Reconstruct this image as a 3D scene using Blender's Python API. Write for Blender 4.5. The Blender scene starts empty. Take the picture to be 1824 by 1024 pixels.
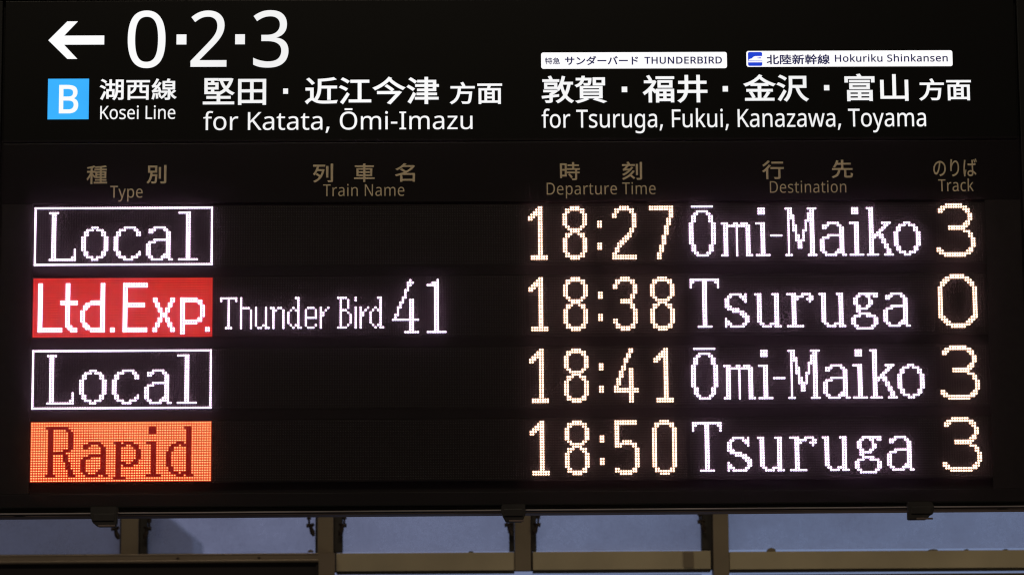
import bpy, bmesh, math, random
from mathutils import Matrix, Vector

random.seed(7)
S = bpy.context.scene
C = S.collection
MM = 0.001                                   # everything on the board is measured in millimetres

# ------------------------------------------------------------------ camera
cam_data = bpy.data.cameras.new('camera')
cam_data.lens = 98.68
cam_data.sensor_width = 36.0
cam_data.clip_start = 0.05
cam_data.clip_end = 400.0
cam_data.dof.use_dof = True
cam_data.dof.focus_distance = 5.66
cam_data.dof.aperture_fstop = 9.0
cam = bpy.data.objects.new('camera', cam_data)
C.objects.link(cam)
cam.matrix_world = (Matrix.Translation((0.86371, -5.59781, -0.95665))
                    @ Matrix.Rotation(-0.01714, 4, 'Z')
                    @ Matrix.Rotation(math.pi / 2 + 0.14038, 4, 'X')
                    @ Matrix.Rotation(-0.00725, 4, 'Z'))
S.camera = cam

# ------------------------------------------------------------------ world: the dim warm air of the concourse
world = bpy.data.worlds.new('World')
S.world = world
world.use_nodes = True
bg = world.node_tree.nodes['Background']
bg.inputs['Color'].default_value = (1.0, 0.84, 0.68, 1)
bg.inputs['Strength'].default_value = 0.035

# ------------------------------------------------------------------ concourse lamps (one overhead, one low at the right aimed at the windows)
def area(name, loc, target, sx, sy, power, col):
    d = bpy.data.lights.new(name, 'AREA')
    d.shape = 'RECTANGLE'; d.size = sx; d.size_y = sy; d.energy = power; d.color = col
    o = bpy.data.objects.new(name, d); C.objects.link(o)
    o.location = loc
    o.rotation_euler = (Vector(target) - Vector(loc)).to_track_quat('-Z', 'Y').to_euler()
    return o
area('ceiling_lamp', (0.2, -3.6, 3.6), (1, 0, -0.2), 4.0, 0.5, 62, (1.0, 0.85, 0.64))
area('concourse_lamp', (3.4, 0.5, -1.9), (1.6, 3, -0.6), 0.9, 0.3, 6.0, (1.0, 0.86, 0.55))

S.cycles.filter_width = 1.15
S.view_settings.view_transform = 'Standard'
S.view_settings.look = 'None'
S.view_settings.exposure = 0.0
S.view_settings.gamma = 1.0

# ------------------------------------------------------------------ helpers
def mat(name, base=(0.5, 0.5, 0.5), rough=0.5, metal=0.0, emit=None, strength=1.0, noise=0.0, scale=8.0, spec=0.5, bump=0.0):
    m = bpy.data.materials.new(name); m.use_nodes = True
    t = m.node_tree; b = t.nodes['Principled BSDF']
    b.inputs['Base Color'].default_value = (*base, 1)
    b.inputs['Roughness'].default_value = rough
    b.inputs['Metallic'].default_value = metal
    b.inputs['Specular IOR Level'].default_value = spec
    if emit:
        b.inputs['Emission Color'].default_value = (*emit, 1)
        b.inputs['Emission Strength'].default_value = strength
    if noise > 0:
        co = t.nodes.new('ShaderNodeTexCoord')
        nz = t.nodes.new('ShaderNodeTexNoise'); nz.inputs['Scale'].default_value = scale
        nz.inputs['Detail'].default_value = 5
        r = t.nodes.new('ShaderNodeMapRange')
        r.inputs['From Min'].default_value = 0.3; r.inputs['From Max'].default_value = 0.7
        r.inputs['To Min'].default_value = 1 - noise; r.inputs['To Max'].default_value = 1 + noise * 0.6
        t.links.new(co.outputs['Object'], nz.inputs['Vector'])
        t.links.new(nz.outputs['Fac'], r.inputs[0])
        if emit:
            mu = t.nodes.new('ShaderNodeMath'); mu.operation = 'MULTIPLY'
            mu.inputs[1].default_value = strength
            t.links.new(r.outputs[0], mu.inputs[0])
            t.links.new(mu.outputs[0], b.inputs['Emission Strength'])
        else:
            mx = t.nodes.new('ShaderNodeMix'); mx.data_type = 'RGBA'; mx.blend_type = 'MULTIPLY'
            mx.inputs[0].default_value = 1.0
            mx.inputs[6].default_value = (*base, 1)
            t.links.new(r.outputs[0], mx.inputs[7])
            t.links.new(mx.outputs[2], b.inputs['Base Color'])
        if bump > 0:
            bp = t.nodes.new('ShaderNodeBump'); bp.inputs['Strength'].default_value = bump
            bp.inputs['Distance'].default_value = 0.002
            t.links.new(nz.outputs['Fac'], bp.inputs['Height'])
            t.links.new(bp.outputs[0], b.inputs['Normal'])
    return m

def thing(name, label, cat, loc=(0, 0, 0), group=None):
    o = bpy.data.objects.new(name, None); C.objects.link(o)
    o.location = loc; o.empty_display_size = 0.1
    o['label'] = label; o['category'] = cat
    if group: o['group'] = group
    return o

def put(name, me, mats, parent=None, label=None, kind=None):
    o = bpy.data.objects.new(name, me); C.objects.link(o)
    for m in (mats if isinstance(mats, (list, tuple)) else [mats]):
        me.materials.append(m)
    if parent:
        o.parent = parent
        p, off = parent, Vector((0, 0, 0))
        while p:
            off += p.location; p = p.parent
        me.transform(Matrix.Translation(-off))   # meshes are written in world metres
    if label: o['label'] = label
    if kind: o['kind'] = kind
    return o

def boxes(name, bs, mats, parent=None, bevel=0.0, **kw):
    """bs: (x0,x1,y0,y1,z0,z1) in mm, joined into one mesh"""
    bm = bmesh.new()
    for b in bs:
        x0, x1, y0, y1, z0, z1 = [v * MM for v in b[:6]]
        vs = [bm.verts.new(p) for p in ((x0, y0, z0), (x1, y0, z0), (x1, y1, z0), (x0, y1, z0), (x0, y0, z1), (x1, y0, z1), (x1, y1, z1), (x0, y1, z1))]
        for f in ((0, 3, 2, 1), (4, 5, 6, 7), (0, 1, 5, 4), (1, 2, 6, 5), (2, 3, 7, 6), (3, 0, 4, 7)):
            bm.faces.new([vs[i] for i in f])
    if bevel:
        bmesh.ops.bevel(bm, geom=bm.edges[:], offset=bevel * MM, segments=2, affect='EDGES', profile=0.6)
    me = bpy.data.meshes.new(name); bm.to_mesh(me); bm.free()
    return put(name, me, mats, parent, **kw)

def prism(name, pts, y0, y1, mats, parent=None, bevel=0.0, **kw):
    """outline in the board plane (x, z mm) given real depth from y0 (front) to y1"""
    bm = bmesh.new()
    a = [bm.verts.new((x * MM, y0 * MM, z * MM)) for x, z in pts]
    b = [bm.verts.new((x * MM, y1 * MM, z * MM)) for x, z in pts]
    n = len(pts)
    bm.faces.new(a); bm.faces.new(b[::-1])
    for i in range(n):
        bm.faces.new((a[i], b[i], b[(i + 1) % n], a[(i + 1) % n]))
    bmesh.ops.recalc_face_normals(bm, faces=bm.faces[:])
    if bevel:
        bmesh.ops.bevel(bm, geom=bm.edges[:], offset=bevel * MM, segments=2, affect='EDGES')
    me = bpy.data.meshes.new(name); bm.to_mesh(me); bm.free()
    return put(name, me, mats, parent, **kw)

def rounded(x0, z0, x1, z1, r, n=5, sk=0.0):
    pts = []
    for cx, cz, a0 in ((x1 - r, z1 - r, 0), (x0 + r, z1 - r, 90), (x0 + r, z0 + r, 180), (x1 - r, z0 + r, 270)):
        for i in range(n + 1):
            a = math.radians(a0 + 90 * i / n)
            pts.append((cx + r * math.cos(a), cz + r * math.sin(a) + sk * (cx - x0)))
    return pts

# ------------------------------------------------------------------ sign lettering: outlines of a humanist gothic,
# 1000 units per em; one line per character: advance | contour | contour; point = dx dy [left handle, right handle]
GLYPHS = r'''
,269|192 105,-23 -76,-30 -82,-33 -76,-65 0,20 81,17 87,13 77,94 0
-323|40 230,0 78,243 0,0 -78
0573|524 359 0 78 0 -58,-13 -156 9 45 -9 -45,-41 -115 19 32 -19 -32,-75 -73 30 17 -30 -17,-109 -25 43 0 -53 0,-133 44 35 -29 -35 29,-78 127 17 -55 -17 55,-26 198 0 -77 0 78,24 198 -16 -55 16 55,75 126 -35 -29 35 29,138 44 -57 0 53 0,133 -44 -35 29 35 -29,79 -126 -17 55 17 -55|137 359 0 65 0 -65,15 -164 -10 43 10 -43,47 -97 -22 22 22 -22,87 -33 -36 0 36 0,86 32 -22 -21 22 21,48 98 -10 -44 10 44,15 164 0 -65 0 65,-15 163 10 -43 -10 43,-48 97 22 -22 -22 22,-86 33 36 0 -36 0,-87 -33 22 22 -22 -22,-47 -97 10 43 -10 -43
2573|521 0,-473 0,0 73,188 190 0 0 36 36,91 96 -25 -28 25 28,56 83 -13 -27 13 27,19 88 0 -32 0 39,-35 90 23 -20 -23 20,-91 31 37 0 -35 0,-92 -18 26 12 -26 -12,-81 -51 27 21 0 0,-47 60 0 0 19 16,62 43 -22 -13 22 13,73 30 -26 -7 26 7,85 11 -30 0 45 0,115 -23 -32 15 32 -15,75 -66 -18 28 18 -28,26 -102 0 39 0 -37,-23 -105 15 33 -15 -33,-64 -97 27 32 -27 -32,-96 -101 37 36 0 0,-150 -148,0 -4,362 0
3573|494 548 0 51 0 -32,-18 -83 12 23 -12 -23,-51 -57 22 15 -22 -15,-79 -31 30 6 0 0,0 -4 0 0 57 -7,128 -54 -28 29 28 -29,42 -116 0 47 0 -41,-29 -110 19 32 -19 -32,-90 -76 40 18 -40 -18,-155 -27 63 0 -37 0,-105 8 32 -6 -32 6,-92 31 29 -15 0 0,0 82 0 0 30 -15,97 -34 -35 8 35 -8,101 -13 -32 0 64 0,138 38 -28 -25 28 25,43 103 0 -44 0 30,-24 73 16 -18 -16 18,-68 41 30 -9 -30 9,-108 13 42 0 0 0,-70 0,0 75,71 0 0 0 39 0,98 17 -26 -11 26 11,60 48 -14 -20 14 20,21 70 0 -27 0 35,-35 81 23 -19 -23 19,-95 29 40 0 -25 0,-70 -8 21 5 -21 -5,-57 -21 18 9 -18 -9,-54 -32 18 12 0 0,-44 61 0 0 25 20,95 52 -38 -15 38 15,129 22 -48 0 75 0,167 -50 -36 33 36 -33
B652|302 716 0 0 90 0,203 -40 -46 26 46 -26,68 -138 0 65 0 -28,-15 -74 10 22 -10 -22,-46 -55 20 14 -20 -14,-75 -29 29 5 0 0,0 -5 0 0 30 -5,82 -26 -24 13 24 -13,57 -54 -14 23 14 -23,21 -92 0 37 0 -43,-30 -110 20 30 -20 -30,-85 -69 37 16 -37 -16,-133 -24 51 0 0 0,-252 0,0 716|320 411 0 0 61 0,126 30 -23 -20 23 20,34 87 0 -39 0 39,-41 85 28 -17 -28 17,-133 26 61 0 0 0,-119 0,0 -228|187 336,0 -260,145 0 0 0 63 0,132 37 -25 -25 25 25,37 98 0 -40 0 25,-16 66 11 -19 -11 19,-55 43 26 -10 -26 10,-105 16 44 0 0 0
D732|671 365 0 77 0 -80,-45 -202 30 54 -30 -54,-128 -122 55 27 -55 -27,-201 -41 79 0 0 0,-200 0,0 716,221 0 0 0 72 0,187 -40 -53 27 53 -27,123 -118 -29 52 29 -52|575 362 0 -94 0 63,-31 156 21 -41 -21 41,-92 91 40 -20 -40 20,-147 30 57 0 0 0,-118 0,0 -562,98 0 0 0 97 0,218 72 -48 -48 48 48
E557|497 0,-400 0,0 716,400 0,0 -79,-310 0,0 -224,292 0,0 -78,-292 0,0 -256,310 0
F520|187 0,-90 0,0 716,400 0,0 -79,-310 0,0 -254,291 0,0 -79,-291 0
H743|645 0,-91 0,0 334,-367 0,0 -334,-90 0,0 716,90 0,0 -303,367 0,0 303,91 0
I340|299 0,-259 0,0 52,84 19,0 573,-84 20,0 52,259 0,0 -52,-84 -20,0 -573,84 -19
K620|620 0,-106 0,-253 342,-74 -64,0 -278,-90 0,0 716,90 0,0 -353,62 68,62 68,193 217,105 0,-283 -312
L525|97 0,0 716,90 0,0 -636,313 0,0 -80
N762|665 0,-106 0,-383 594,-4 0,4 -54,3 -67,1 -73,0 -400,-83 0,0 716,104 0,382 -593,4 0,-2 48,-3 71,-2 70,0 404,85 0
R623|295 716 0 0 59 0,147 -23 -38 15 38 -15,85 -67 -19 30 19 -30,28 -114 0 45 0 -38,-21 -95 14 25 -14 -25,-53 -61 22 15 -22 -15,-69 -35 24 9 0 0,196 -321,-105 0,-173 296,-143 0,0 -296,-90 0,0 716|290 638 39 0 0 0,-103 0,0 -266,108 0 0 0 58 0,127 34 -27 -23 27 23,40 102 0 -45 0 31,-18 75 12 -19 -12 19,-57 41 25 -9 -25 9
S550|503 191 0 37 0 -43,-31 -108 21 30 -21 -30,-89 -69 38 16 -38 -16,-135 -24 52 0 -27 0,-77 4 24 -3 -24 3,-67 12 20 -5 -20 5,-53 18 15 -7 0 0,0 86 0 0 24 -11,90 -29 -36 9 36 -9,111 -13 -38 0 35 0,89 14 -24 -9 24 9,54 40 -12 -17 12 17,18 61 0 -23 0 23,-15 60 10 -16 -10 16,-52 44 24 -14 -24 14,-101 44 43 -16 -31 11,-81 36 23 -13 -23 13,-58 45 15 -17 -15 17,-34 57 8 -21 -8 21,-12 74 0 -28 0 38,29 98 -19 -27 19 27,81 63 -34 -15 34 15,119 22 -45 0 39 0,108 -11 -33 7 33 -7,89 -29 -27 12 0 0,-28 -78 0 0 -25 11,-81 28 29 -7 -29 7,-90 11 31 0 -30 0,-75 -13 20 9 -20 -9,-46 -37 10 16 -10 -16,-15 -55 0 21 0 -24,15 -60 -10 16 10 -16,50 -43 -23 13 23 -13,92 -41 -39 14 42 -15,106 -50 -29 18 29 -18,67 -63 -15 25 15 -25
T557|324 0,-90 0,0 637,-224 0,0 79,536 0,0 -79,-222 0
U733|642 253 0 0 0 -49,-31 -134 20 40 -20 -40,-91 -94 41 23 -41 -23,-157 -35 63 0 -89 0,-203 73 46 -48 -46 48,-70 192 0 -80 0 0,0 461,90 0,0 -464 0 0 0 -58,47 -136 -31 32 31 -32,141 -48 -63 0 43 0,106 24 -27 -16 27 16,59 65 -13 -28 13 28,19 96 0 -36 0 0,0 463,90 0
a562|289 546 -35 0 65 0,145 -43 -31 29 31 -29,47 -137 0 63 0 0,0 -366,-64 0,-17 76,-4 0 0 0 -15 -19,-48 -48 16 13 -16 -13,-56 -29 21 6 -21 -6,-76 -9 30 0 -32 0,-87 17 26 -11 -26 11,-61 53 15 -24 -15 24,-22 89 0 -36 0 53,63 124 -42 -29 42 29,195 48 -88 -3 0 0,91 3,0 32 0 0 0 45,-29 93 19 -17 -19 17,-82 26 35 0 -28 0,-81 -12 25 8 -25 -8,-71 -29 22 11 0 0,-27 66 0 0 23 13,83 33 -32 -9 32 9|315 260 0 0 -67 -3,-139 -32 26 19 -26 -19,-39 -80 0 34 0 -30,28 -66 -18 14 18 -14,71 -21 -29 0 45 0,113 38 -30 -25 30 25,45 116 0 -52 0 0,0 48
c481|301 -10 31 0 -47 0,-127 29 37 -19 -37 19,-87 90 21 -41 -21 41,-32 157 0 -63 0 66,33 161 -22 -41 22 41,90 91 -38 -19 38 19,129 29 -48 0 27 0,79 -8 -25 6 25 -6,62 -21 -16 8 0 0,-27 -73 0 0 -16 6,-56 17 21 -5 -21 5,-60 8 19 0 -36 0,-89 -23 23 15 -23 -15,-53 -68 11 30 -11 -30,-17 -112 0 45 0 -43,17 -110 -11 30 11 -30,52 -68 -23 15 23 -15,85 -23 -34 0 29 0,77 9 -22 -6 22 6,62 22 -19 -9 0 0,0 -78 0 0 -18 -9,-60 -22 22 5 -22 -5
e565|293 547 -47 0 46 0,118 -30 -33 20 33 -20,77 -84 -18 36 18 -36,26 -128 0 49 0 0,0 -53,-368 0 0 0 1 -61,47 -139 -30 32 30 -32,125 -48 -53 0 34 0,90 10 -26 -6 26 6,82 27 -28 -12 0 0,0 -77 0 0 -27 -12,-81 -27 27 6 -27 -6,-95 -8 37 0 -51 0,-135 31 39 -21 -39 21,-91 93 22 -41 -22 41,-33 151 0 -59 0 59,30 151 -20 -42 20 42,83 97 -36 -23 36 23|292 475 30 0 -42 0,-100 -40 24 27 -24 -27,-44 -113 5 48 0 0,274 0 0 0 0 31,-14 80 9 -23 -9 23,-43 54 19 -13 -19 13
f345|333 469,-136 0,0 -469,-88 0,0 469,-94 0,0 41,94 30,0 31 0 0 0 46,21 113 -14 -29 14 29,59 63 -26 -13 26 13,95 20 -37 0 21 0,58 -6 -18 4 18 -4,46 -12 -13 5 0 0,-23 -69,-37 10 0 0 -14 3,-43 5 15 0 -29 0,-66 -30 14 20 -14 -20,-22 -93 0 42 0 0,0 -35,136 0
g616|276 547 -69 0 35 0,95 -20 -28 13 28 -13,73 -61 -20 27 0 0,5 0,12 71,70 0,0 -546 0 0 0 -51,-26 -128 17 34 -17 -34,-79 -78 35 17 -35 -17,-135 -26 55 0 -39 0,-107 9 32 -6 -32 6,-87 26 25 -11 0 0,0 81 0 0 25 -13,89 -31 -34 7 34 -7,110 -11 -39 0 46 0,108 40 -26 -27 26 27,40 111 0 -47 0 0,0 21,1 35,2 31,-4 0 0 0 -19 -27,-70 -61 28 13 -28 -13,-96 -20 37 0 -70 0,-163 73 39 -49 -39 49,-59 205 0 -88 0 86,59 204 -39 -50 39 50|288 473 36 0 -30 0,-77 -24 21 16 -21 -16,-48 -70 11 31 -11 -31,-17 -112 0 44 0 -66,37 -152 -24 35 24 -35,107 -53 -47 0 27 0,70 11 -19 -7 19 7,48 33 -13 -15 13 15,28 57 -6 -23 6 23,9 84 0 -32 0 0,0 21 0 0 0 49,-16 118 11 -30 -11 30,-52 66 23 -14 -23 14
h619|173 538,-1 -39,-4 -36,6 0 0 0 11 19,44 46 -17 -12 17 12,58 28 -21 -6 21 6,66 9 -23 0 43 0,109 -20 -29 14 29 -14,65 -64 -15 29 15 -29,22 -112 0 46 0 0,0 -350,-87 0,0 344 0 0 0 43,-29 97 19 -21 -19 21,-91 32 41 0 -40 0,-94 -22 23 15 -23 -15,-49 -67 10 29 -10 -29,-15 -106 0 42 0 0,0 -278,-88 0,0 762,88 0
i259|173 537,0 -537,-88 0,0 537|130 739 -15 0 13 0,36 -14 -10 9 10 -9,15 -42 0 19 0 -19,-15 -42 10 9 -10 -9,-36 -14 13 0 -15 0,-37 14 10 -9 -10 9,-15 42 0 -19 0 19,15 42 -10 -9 10 9
k535|172 364,-1 -42,-3 -45,4 0,18 23,25 30,22 26,171 181,103 0,-217 -229,232 -308,-106 0,-186 251,-62 -54,0 -197,-87 0,0 762,87 0
m937|675 547 -35 0 61 0,136 -46 -30 31 30 -31,45 -151 0 70 0 0,0 -350,-87 0,0 346 0 0 0 42,-27 95 18 -21 -18 21,-82 32 37 0 -52 0,-112 -45 22 30 -22 -30,-34 -131 0 57 0 0,0 -297,-87 0,0 346 0 0 0 28,-12 70 8 -19 -8 19,-36 43 16 -9 -16 9,-62 14 25 0 -36 0,-85 -22 21 15 -21 -15,-45 -66 9 29 -9 -29,-14 -106 0 42 0 0,0 -279,-88 0,0 537,71 0,13 -73,5 0 0 0 11 19,42 47 -16 -12 16 12,55 27 -20 -6 20 6,62 9 -21 0 41 0,104 -22 -28 15 28 -15,60 -68 -13 31 0 0,5 0 0 0 18 31,74 68 -31 -15 31 15
n619|344 547 -23 0 64 0,145 -46 -33 31 33 -31,49 -151 0 70 0 0,0 -350,-87 0,0 344 0 0 0 43,-29 97 19 -21 -19 21,-91 32 41 0 -59 0,-124 -50 23 33 -23 -33,-34 -144 0 63 0 0,0 -279,-88 0,0 537,71 0,13 -73,5 0 0 0 12 19,45 47 -18 -12 18 12,59 27 -21 -6 21 6
o606|552 270 0 59 0 -45,-17 -119 12 34 -12 -34,-50 -88 22 24 -22 -24,-80 -54 31 12 -31 -12,-103 -19 38 0 -35 0,-99 19 30 -12 -30 12,-78 54 22 -24 -22 24,-51 88 12 -34 -12 34,-19 119 0 -45 0 59,30 151 -20 -41 20 41,86 94 -37 -22 37 22,134 32 -51 0 49 0,129 -32 -37 22 37 -22,87 -94 -21 41 21 -41|146 270 0 63 0 -42,17 -110 -11 31 11 -31,52 -72 -23 17 23 -17,89 -25 -36 0 36 0,89 25 -23 -17 23 17,52 72 -11 -31 11 31,16 110 0 -42 0 43,-17 109 11 -30 -11 30,-52 70 23 -16 -23 16,-89 24 37 0 -55 0,-120 -54 25 36 -25 -36
p616|341 547 -29 0 66 0,160 -69 -40 46 40 -46,60 -208 0 93 0 -61,-27 -154 18 42 -18 -42,-77 -94 33 21 -33 -21,-117 -32 45 0 -27 0,-73 11 21 -7 -21 7,-55 29 15 -12 -15 12,-39 38 11 -14 0 0,-6 0,4 -43,2 -45,0 -221,-88 0,0 778,72 0,12 -73,4 0 0 0 11 15,39 42 -15 -13 15 13,54 30 -21 -7 21 7|325 473 49 0 -36 0,-87 -20 22 14 -22 -14,-49 -62 10 27 -10 -27,-16 -104 1 42 0 0,0 -17 0 0 0 -44,14 -113 -9 31 9 -31,48 -70 -22 16 22 -16,92 -24 -39 0 33 0,80 27 -21 -18 21 18,48 74 -10 -31 10 31,15 107 0 -40 0 61,-35 147 24 -37 -24 37
r414|336 547 -25 0 0 0,32 -1,31 -5,-11 -81,-29 5,-29 2 0 0 -21 0,-59 -13 19 9 -19 -9,-50 -36 15 16 -15 -16,-35 -57 8 22 -8 -22,-13 -74 0 27 0 0,0 -287,-88 0,0 537,72 0,10 -98,4 0 0 0 11 20,42 55 -16 -16 16 16,55 39 -21 -10 21 10
s480|435 148 0 29 0 -35,-26 -87 17 23 -17 -23,-74 -53 32 12 -32 -12,-114 -18 44 0 -37 0,-97 9 27 -6 -27 6,-72 25 21 -11 0 0,0 80 0 0 21 -11,78 -29 -30 9 30 -9,93 -14 -31 0 45 0,97 22 -20 -14 20 14,30 57 0 -24 0 13,-11 36 7 -11 -7 11,-40 33 19 -11 -19 11,-81 36 35 -14 -35 13,-90 40 25 -13 -25 13,-57 48 13 -19 -13 19,-20 72 0 -29 0 45,56 105 -37 -25 37 25,146 37 -60 0 33 0,91 -9 -28 6 28 -6,80 -27 -25 11 0 0,-30 -70 0 0 -23 9,-71 24 25 -7 -25 7,-76 10 26 0 -36 0,-83 -17 19 12 -19 -12,-29 -48 0 20 0 -15,13 -38 -9 10 9 -10,44 -30 -20 10 20 -10,82 -34 -34 13 34 -13,87 -39 -24 13 24 -13,55 -49 -13 19 13 -19
t362|265 62 -25 0 13 0,41 4 -14 -2 0 0,34 7,0 -67 0 0 -9 -5,-40 -12 17 3 -17 -3,-50 -4 16 0 -28 0,-78 15 24 -10 -24 10,-58 50 15 -24 -15 24,-22 101 0 -43 0 0,0 313,-76 0,0 42,77 35,35 115,52 0,0 -124,156 0,0 -68,-156 0,0 -311 0 0 0 -33,24 -72 -16 16 16 -16
u619|534 537,0 -537,-72 0,-13 71,-4 0 0 0 -11 -19,-44 -46 18 12 -18 -12,-59 -27 21 6 -21 -6,-67 -8 23 0 -43 0,-108 21 29 -14 -29 14,-66 63 15 -29 -15 29,-22 111 0 -45 0 0,0 352,89 0,0 -346 0 0 0 -43,29 -96 -19 21 19 -21,91 -32 -41 0 40 0,94 23 -23 -15 23 15,50 66 -10 -29 10 29,14 106 0 -41 0 0,0 279
w788|432 304,-12 41,-11 39,-8 35,-6 27,-4 0,-6 -27,-8 -35,-10 -40,-12 -41,-96 -302,-101 0,-147 537,91 0,74 -286,15 -59,13 -56 0 0 4 -18,8 -46 -1 13 0 0,4 0,7 30,8 38,10 40,11 37,95 302,96 0,92 -302,15 -50,13 -50 0 0 4 -16,8 -44 -1 13 0 0,4 0,8 43,13 56,15 61,76 286,90 0,-149 -537,-104 0
y511|1 537,94 0,117 -305,18 -53,16 -48,11 -46,4 0,19 66,27 82,109 304,95 0,-231 -611 0 0 -13 -33,-45 -88 17 25 -17 -25,-62 -58 24 14 -24 -14,-89 -21 35 0 0 0,-42 3,-31 5,0 71,27 -4,32 -2 0 0 21 0,54 11 -15 -8 15 8,38 33 -11 -14 11 14,27 51 -7 -19 0 0,29 71
z471|432 0,-393 0,0 58,289 411,-272 0,0 68,369 0,0 -66,-285 -403,292 0
Ō783|722 359 0 74 0 -55,-21 -151 14 45 -14 -45,-63 -117 28 33 -28 -33,-103 -75 41 17 -41 -17,-143 -26 54 0 -56 0,-146 27 41 -18 -41 18,-104 75 27 -32 -27 32,-61 117 13 -45 -13 45,-20 151 0 -55 0 74,36 192 -24 -55 24 55,110 129 -49 -31 49 31,186 46 -75 0 72 0,180 -46 -49 30 49 -30,111 -128 -25 55 25 -55|156 359 0 60 0 -60,25 -156 -17 43 17 -43,78 -100 -35 23 35 -23,133 -35 -53 0 54 0,133 35 -34 -23 34 23,76 100 -17 -43 17 43,26 156 0 -60 0 90,-57 212 37 -51 -37 51,-177 77 81 0 -54 0,-134 -35 35 23 -35 -23,-78 -99 17 43 -17 -43|540 857,0 -71,-297 0,0 71
湖1000|82 777 0 0 56 -29,157 -109 -32 34 0 0,45 60 0 0 -35 33,-160 101 57 -26 0 0|39 506 0 0 59 -25,165 -99 -35 31 0 0,42 60 0 0 -36 31,-166 93 59 -23 0 0|59 -28 40 77 0 0,67 -41 0 0 44 93,131 321 -37 -105 0 0,-60 39 0 0 -40 -112|291 381,0 -405,66 0,0 79,224 0,0 326,-106 0,0 181,134 0,0 69,-134 0,0 183,-69 0,0 -183,-150 0,0 -69,150 0,0 -181|650 802,0 -406 0 0 0 -142,-122 -438 112 121 16 -8,56 -40 -11 12 83 90,127 336 -12 -120 0 0,150 0,0 -242 0 0 0 -14,-19 -19 13 1 -13 -1,-103 1 47 -2 10 -18,23 -65 -3 18 67 -1,132 13 -25 -11 26 12,35 69 0 -37 0 0,0 791|717 734,144 0,0 -170,-144 0|717 497,144 0,0 -175,-145 0,1 74|357 314,157 0,0 -193,-157 0
西1000|59 775,0 -73,297 0,0 -145,-243 0,0 -633,73 0,0 62,633 0,0 -59,75 0,0 630,-253 0,0 145,298 0,0 73|186 56,0 188 0 0 13 -11,44 -54 -8 15 150 75,193 298 -5 -107 0 0,145 0,0 -158 0 0 0 -81,102 -102 -82 0 0 0,136 0,13 0,0 -172|186 246 133 64 0 0,0 242,169 0 0 0 -5 -88|424 557,0 145,144 0,0 -145|641 488,178 0,0 -187 0 0 -2 -2,-20 -2 12 0 0 0,-120 0 0 0 -35 0,-38 31 0 -27 0 0
線1000|523 530,314 0,0 -89,-314 0|523 674,314 0,0 -87,-314 0|182 189 0 0 11 -68,22 -216 -1 58 0 0,59 11 0 0 -3 58,-25 214 12 -68 0 0|84 197 0 0 -10 -83,-49 -237 24 62 16 -5,59 -22 -13 7 21 64,51 248 -11 -88 0 0|275 208 0 0 19 -52,47 -165 -8 44 0 0,55 18 0 0 -9 44,-50 162 20 -51 0 0|885 345 0 0 -28 -35,-113 -115 40 35 -20 37,-48 117 12 -41 0 0,0 34,185 0,0 353,-227 0,42 89,-83 18 0 0 -7 -31,-34 -107 13 34 0 0,-154 0,0 -353,200 0,0 -378 0 0 0 -12,-17 -15 14 1 0 0,-102 0 0 0 10 -19,22 -69 -3 20 65 0,134 12 -27 -12 27 12,34 72 0 -39 0 0,0 189 0 0 47 -98,191 -228 -79 48 11 18,49 59 -16 -14 -64 33,-164 157 44 -68 45 33,141 120 -45 -41 0 0|416 298,0 -63,131 0 0 0 -37 -98,-185 -215 77 38 14 -13,43 -52 -10 16 102 56,226 317 -37 -153 0 0,-44 15,-12 -2|66 240 -4 16 18 10,248 47 -199 -31 0 0,11 -58,61 18 0 0 -7 54,-57 213 24 -69 0 0,-58 -14 0 0 11 -31,30 -100 -9 34 0 0,-144 -19 0 0 81 93,223 325 -64 -116 0 0,-65 38 0 0 -22 -46,-75 -134 27 42 0 0,-103 -9 0 0 54 76,150 266 -42 -93 0 0,-70 29 0 0 -39 -109,-128 -252 22 29 -19 -31,-54 -55 17 4 8 -19,24 -69 -4 15 14 6,139 24 -103 -13 -36 -54,-83 -112 14 18 -30 -37,-74 -67 22 5 9 -20
堅1000|837 731 0 0 -27 -83,-116 -220 49 63 -47 64,-108 220 25 -81 0 0|519 800,0 -69,37 0,-11 -3 0 0 31 -102,130 -270 -56 77 -52 -53,-171 -121 60 27 15 -14,45 -61 -10 18 61 31,171 126 -52 -53 54 -59,191 -140 -73 33 10 19,47 58 -16 -13 -73 30,-191 134 54 -58 71 87,157 331 -31 -133 0 0,-46 17,-13 -2|288 354,-128 0,0 93,128 0|91 802,0 -508,412 0,0 60,-147 0,0 93,129 0,0 209,-129 0,0 86,128 0,0 60|288 656,-128 0,0 86,128 0|160 599,258 0,0 -95,-258 0|459 279,0 -77,-307 0,0 -65,307 0,0 -121,-413 0,0 -67,909 0,0 67,-419 0,0 121,314 0,0 65,-314 0,0 77
田1000|97 771,0 -842,74 0,0 61,659 0,0 -61,77 0,0 842|171 66,0 282,285 0,0 -282|830 66,-298 0,0 282,298 0|171 423,0 275,285 0,0 -275|830 423,-298 0,0 275,298 0
近1000|81 783 0 0 55 -53,150 -176 -30 47 0 0,61 43 0 0 -32 47,-154 170 55 -51 0 0|866 840 0 0 -102 -31,-451 -60 159 9 0 0,0 -222 0 0 0 -130,-97 -438 88 130 17 -9,63 -45 -13 14 78 112,108 400 -6 -131 0 0,204 0,0 -397,74 0,0 397,185 0,0 70,-461 0,0 13,0 162 0 0 153 10,437 64 -114 -35 0 0|262 478,-210 0,0 -74,137 0,0 -279 0 0 -45 -17,-150 -119 53 57 0 0,50 -69 0 0 51 68,134 127 -34 0 22 0,96 -60 -42 26 70 -43,278 -55 -125 0 96 0,346 11 -71 -5 1 21,22 79 -9 -20 -97 -11,-366 -19 119 0 -113 0,-263 48 66 -39 -34 20,-74 51 19 -12 0 0
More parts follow.
